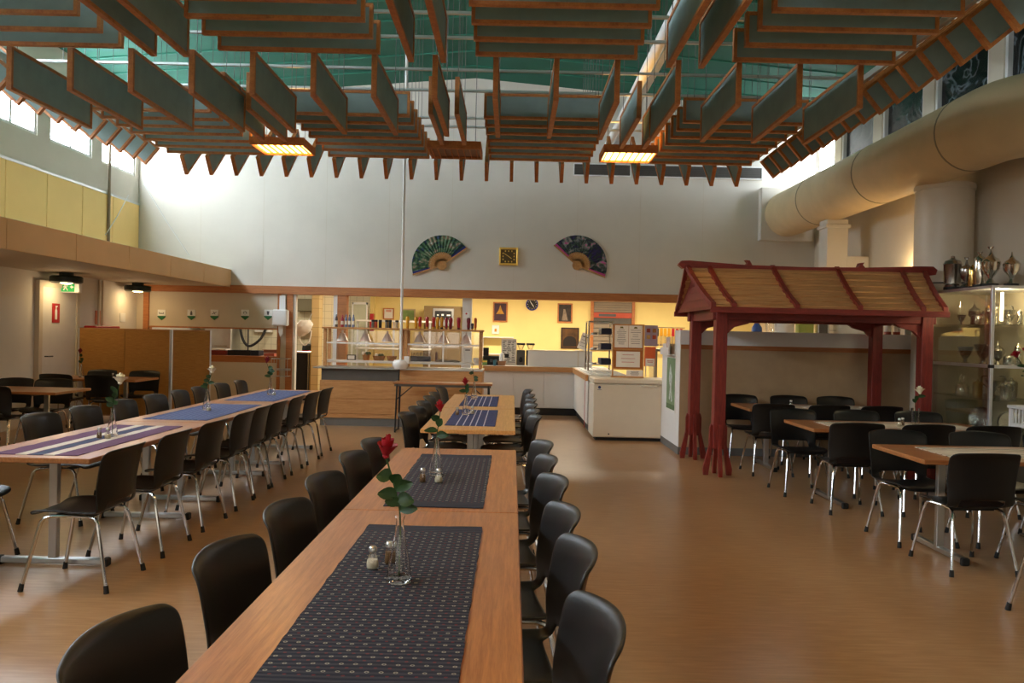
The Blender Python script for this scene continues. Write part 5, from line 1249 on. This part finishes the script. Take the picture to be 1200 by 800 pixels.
MB().box(TX1-.012, TX1-.004, TY0+.035, TY1-.03, .3, TZ1).build('back_panel', plain('case_back', 'B4A88E', .6), tc); MB().box(TX0+.03, TX1-.03, TY1-.014, TY1-.006, .3, TZ1).build('back_panel', MATS['case_back'], tc)
MB().tube([(TX0+.16, TY0+.09, 1.8), (TX0+.16, TY0+.09, 2.1)], .014, 10).build('lamp_tube', emit('case_lamp', (1, .8, .42), 22), tc, True)
ld = bpy.data.lights.new('case_light', 'POINT'); ld.energy = 20; ld.color = (1, .82, .55); ld.shadow_soft_size = .05; lo = bpy.data.objects.new('lamp_light', ld); COL.objects.link(lo); lo.parent = tc; lo.location = (TX0+.22, TY0+.2, 2.0)
CUPS = [
 [(.05, 0), (.052, .01), (.045, .02), (.055, .03), (.058, .2), (.062, .205), (.05, .235), (.02, .25), (.012, .262), (.014, .275), (.004, .283)],
 [(.05, 0), (.04, .02), (.018, .045), (.018, .06), (.045, .1), (.058, .17), (.055, .2), (.06, .205), (.045, .225), (.015, .25), (.008, .29), (.003, .32)],
 [(.045, 0), (.048, .01), (.046, .26), (.04, .3), (.02, .32), (.006, .35)],
 [(.045, 0), (.03, .02), (.014, .05), (.02, .07), (.06, .14), (.066, .2), (.068, .205), (.05, .24), (.025, .26), (.008, .3), (.003, .34)],
 [(.04, 0), (.015, .02), (.012, .05), (.03, .08), (.055, .16), (.056, .165)],
 [(.05, 0), (.052, .005), (.05, .1), (.035, .12), (.01, .13)],
]
cup_me = [MB().lathe(c, 22).mesh('cup', True) for c in CUPS]
def trophy(x, y, z, kind, sc, mat, label, group, handles=False, finial=False, stand=True):
    t = thing('trophy', label, 'trophy', (x, y, z), random.random()*1.2, group); t.scale = (sc*1.28, sc*1.28, sc)
    me = cup_me[kind].copy(); b0 = .03 if stand else 0
    if stand: MB().lathe([(.055, 0), (.055, .03)], 18).build('plinth', black, t, True)
    c = obj('cup', me, mat, t, (0, 0, b0))
    if handles:
        for s in (-1, 1): MB().tube(catmull([(s*.055, 0, .21), (s*.1, 0, .2), (s*.1, 0, .14), (s*.045, 0, .09)], 4), .006, 6).build('handle', mat, t, True, (0, 0, b0))
    if finial:
        zt = CUPS[kind][-1][1] + b0 - .006
        for k in range(3): a = k*2.1; MB().tube([(0, 0, zt), (.012*math.cos(a), .012*math.sin(a), zt+.012), (.022*math.cos(a), .022*math.sin(a), zt+.022)], [.008, .011, .004], 6).build('finial', mat, t, True)
TT = TZ1+.0302
spots = [(at(1118.5, 338, 9.25), 9.3, 0, 1.3, pewter, 'domed pewter tankard trophy at the pavilion end of the display case top', False, False), (at(1133.5, 336, 9.05), 9.07, 1, 1.0, pewter, 'dark footed cup with a pointed lid beside the domed tankard', False, True),
         (at(1141, 335, 8.87), 8.9, 2, .7, brass, 'slim gold cylinder trophy between silver cups', False, False), (at(1148.5, 335, 8.75), 8.76, 2, 1.0, silver, 'tall domed silver cylinder trophy topped with leaves', False, True),
         (at(1160.5, 334, 8.6), 8.6, 3, 1.13, silver, 'largest silver lidded cup with two handles on the display case', True, True), (at(1185, 334, 8.47), 8.47, 3, 1.0, silver, 'polished silver urn with a spire lid at the lamp end', False, False)]
for (p, y, kd, s_, m_, lb, hd_, fn) in spots: trophy(max(5.08, min(p.x, 5.46)), y, TT, kd, s_, m_, lb, 'trophies on the display case', hd_, fn)
def in_case(px, y, z, kd, sc, m_, lb, hd_=False): trophy(max(5.1, min(at(px, 400, y).x, 5.46)), y, z, kd, sc, m_, lb, 'trophies inside the display case', hd_, False, False)
g = 'glass shelf of the display case'
for i, (y, kd, sc, hd_) in enumerate(((9.2, 4, .7, False), (9.05, 3, .75, False), (8.9, 5, .9, False), (8.78, 2, .6, False), (8.62, 1, .75, True))): trophy(5.2+.06*(i % 2), y, 1.769, kd, sc, (pewter, silver, pewter, brass, silver)[i], ('short goblet trophy', 'lidded silver urn', 'low pewter mug', 'narrow brass cylinder', 'two-handled silver cup')[i] + ' on the top ' + g, 'trophies inside the display case', hd_, False, False)
for i, (x, kd, sc) in enumerate(((5.3, 4, .6), (5.4, 2, .45))): trophy(x, 8.45, 1.769, kd, sc, silver, ('small bright goblet', 'small bright cylinder cup')[i] + ' beside the lamp tube', 'trophies inside the display case', False, False, False)
for i, (x, y, kd, sc) in enumerate(((5.2, 9.1, 4, 1.2), (5.2, 8.75, 4, 1.4), (5.3, 8.45, 5, .9))): trophy(x, y, 1.319, kd, sc, pewter, ('flared pewter beaker', 'wide flared pewter cup', 'low pewter bowl cup')[i] + ' above the middle rail', 'trophies inside the display case', False, False, False)
for i, (x, y, kd, sc, hd_) in enumerate(((5.2, 9.15, 5, 1.1, True), (5.22, 8.88, 0, .7, True), (5.3, 8.5, 0, .72, True))): trophy(x, y, .959, kd, sc, (silver, brass, silver)[i], ('small silver tankard', 'brass jug trophy', 'silver coffee pot trophy')[i] + ' below the middle rail', 'trophies inside the display case', hd_, False, False)
for i, (x, y, z, kd, sc, m_, lb) in enumerate(((5.45, 9.2, 1.769, 0, .6, pewter, 'pewter tankard at the back of the top shelf, pavilion end'), (5.47, 8.98, 1.769, 2, .7, silver, 'slim silver cylinder at the back of the top shelf'),
    (5.47, 8.76, 1.769, 4, 1.0, pewter, 'pewter goblet at the back of the top shelf'), (5.55, 8.5, 1.769, 1, .6, silver, 'footed silver cup in the top shelf corner by the wall'), (5.45, 8.9, 1.319, 3, .8, pewter, 'lidded pewter urn at the back above the middle rail'),
    (5.5, 8.62, 1.319, 2, .7, silver, 'silver cylinder at the back above the middle rail'), (5.5, 9.05, .959, 4, 1.1, pewter, 'flared pewter goblet at the back below the middle rail'), (5.52, 8.75, .959, 0, .8, pewter, 'tall pewter tankard at the back below the middle rail'))):
    trophy(x, y, z, kd, sc, m_, lb, 'trophies inside the display case', i % 2 == 0, False, False)
for i, (x, y) in enumerate(((5.3, 8.95), (5.4, 8.55))):
    t = thing('silver_platter', ('large dark oval platter leaning low in the display case', 'round bright silver dish low in the display case')[i], 'platter', (x, y, .56), R(-60 if i == 0 else -15), 'platters in the display case'); o = MB().lathe([(.14, 0), (.12, .012), (.05, .02), (.001, .02), (.001, .012), (.05, .01), (.12, .0)], 24, (0, 0, 0), False, 'Y').build('dish', (pewter, silver)[i], t, True, (0, 0, .145)); o.rotation_euler = (R(-12), 0, 0); MB().box(-.05, .05, -.02, .06, 0, .02).build('stand', black, t)
# plant stand with roses
st = thing('plant_stand', 'white slatted plant stand in front of the display case', 'plant stand', (5.16, 7.75, 0))
MB().bbox(-.2, .2, -.18, .18, .92, .95, .004).build('top', whitep, st)
for s in (-1, 1):
    for q in (-1, 1): MB().bbox(s*.17-.018, s*.17+.018, q*.15-.018, q*.15+.018, 0, .92, .003).build('leg', whitep, st)
MB().box(-.17, .17, -.16, -.14, .74, .77).box(-.17, .17, .14, .16, .74, .77).box(-.18, -.16, -.15, .15, .74, .77).box(.16, .18, -.15, .15, .74, .77).build('rail', whitep, st)
for k in range(6): MB().box(-.13+.052*k-.008, -.13+.052*k+.008, -.156, -.144, .77, .92).build('slat', whitep, st); MB().box(-.176, -.164, -.13+.052*k-.008, -.13+.052*k+.008, .77, .92).build('slat', whitep, st)
pv2 = MB().lathe([(.05, 0), (.075, .1), (.06, .2), (.07, .22), (.065, .22), (.055, .2), (.07, .1), (.045, .01), (.001, .01)], 20, close=False).build('flower_pot', whitep, None, True, (5.16, 7.75, .9505)); tag(pv2, 'white flower pot holding red roses on the slatted stand', 'pot')
rb = thing('rose_bouquet', 'bunch of red roses with leaves on the white slatted stand', 'flowers', (5.16, 7.75, .965))
rn = random.Random(4)
for k, (dx, dy, h) in enumerate(((-.26, -.05, .47), (-.215, -.12, .51), (-.15, -.02, .50), (.05, -.06, .48), (-.05, .08, .53))):
    MB().tube(catmull([(0, 0, .02), (dx*.2, dy*.2, .2), (dx, dy, h)], 4), .003, 6).build('stem', stemm, rb, True); b = obj('bloom', bloom_mesh(.046, .7).mesh('bloom', True), rose_r, rb, (dx, dy, h)); b.rotation_euler = (.2, dx*2, k)
    for j in range(4): a = rn.random()*6.28; leaf_mb((dx*.6, dy*.6, .27+.05*j), (math.cos(a), math.sin(a), .4), .08, .026).build('leaf', leafm, rb, True)
# wall lamp near the duct branch
wl = thing('wall_lamp', 'small warm wall lamp glowing behind the pavilion ridge', 'lamp', (5.749, 11.3, 2.42)); MB().lathe([(.05, -.02), (.05, 0)], 14, (0, 0, 0), True, 'X').build('base', whitep, wl, True); MB().lathe([(.05, -.06), (.075, .04), (.07, .04)], 16, (-.09, 0, 0), False).build('shade', emit('sconce_glow', (1, .78, .4), 6), wl, True)
ld = bpy.data.lights.new('sconce', 'POINT'); ld.energy = 22; ld.color = (1, .72, .38); ld.shadow_soft_size = .06; lo = bpy.data.objects.new('lamp_light', ld); COL.objects.link(lo); lo.parent = wl; lo.location = (-.2, 0, .12)
# kitchen ceiling lamps
def klamp(x, y, e, col=(1, .88, .66), sx=1.2):
    t = thing('kitchen_light', 'long kitchen ceiling light strip hidden behind the beam', 'lamp', (x, y, 2.66), 0, 'kitchen ceiling lights'); MB().bbox(-sx/2, sx/2, -.09, .09, 0, .04, .005).build('housing', whitep, t)
    MB().box(-sx/2+.03, sx/2-.03, -.07, .07, -.004, 0).build('diffuser', emit('klamp_diff_%d' % len(MATS), col, 3), t)
    ld = bpy.data.lights.new('kitchen_lamp', 'AREA'); ld.shape = 'RECTANGLE'; ld.size = sx; ld.size_y = .14; ld.energy = e; ld.color = col
    lo = bpy.data.objects.new('lamp_light', ld); COL.objects.link(lo); lo.parent = t; lo.location = (0, 0, -.02)
for x in (-1.0, 1.2, 3.6): klamp(x, 16.7, KIT_W)
klamp(-5.0, 16.7, KIT_W*.45, (1, .9, .7)); klamp(-3.2, 16.0, KIT_W*.3, (1, .85, .6), .8)
# cords on the upper left
for a, b, txt in (((83, 227, 14.6), (118, 275, 13.8), 'thin white cord hanging slack before the yellow panels'), ((150, 215, 15.185), (222, 300, 15.185), 'thin white cord slanting down the fan wall corner')):
    P0 = at(*a); P1 = at(*b); P1.x = max(P1.x, -7.1); P0.x = max(P0.x, -7.1)
    o = MB().tube([P0, (P0+P1)/2 - Vector((0, 0, .03)), P1], .008, 6).build('cord', whitep); tag(o, txt, 'cord')
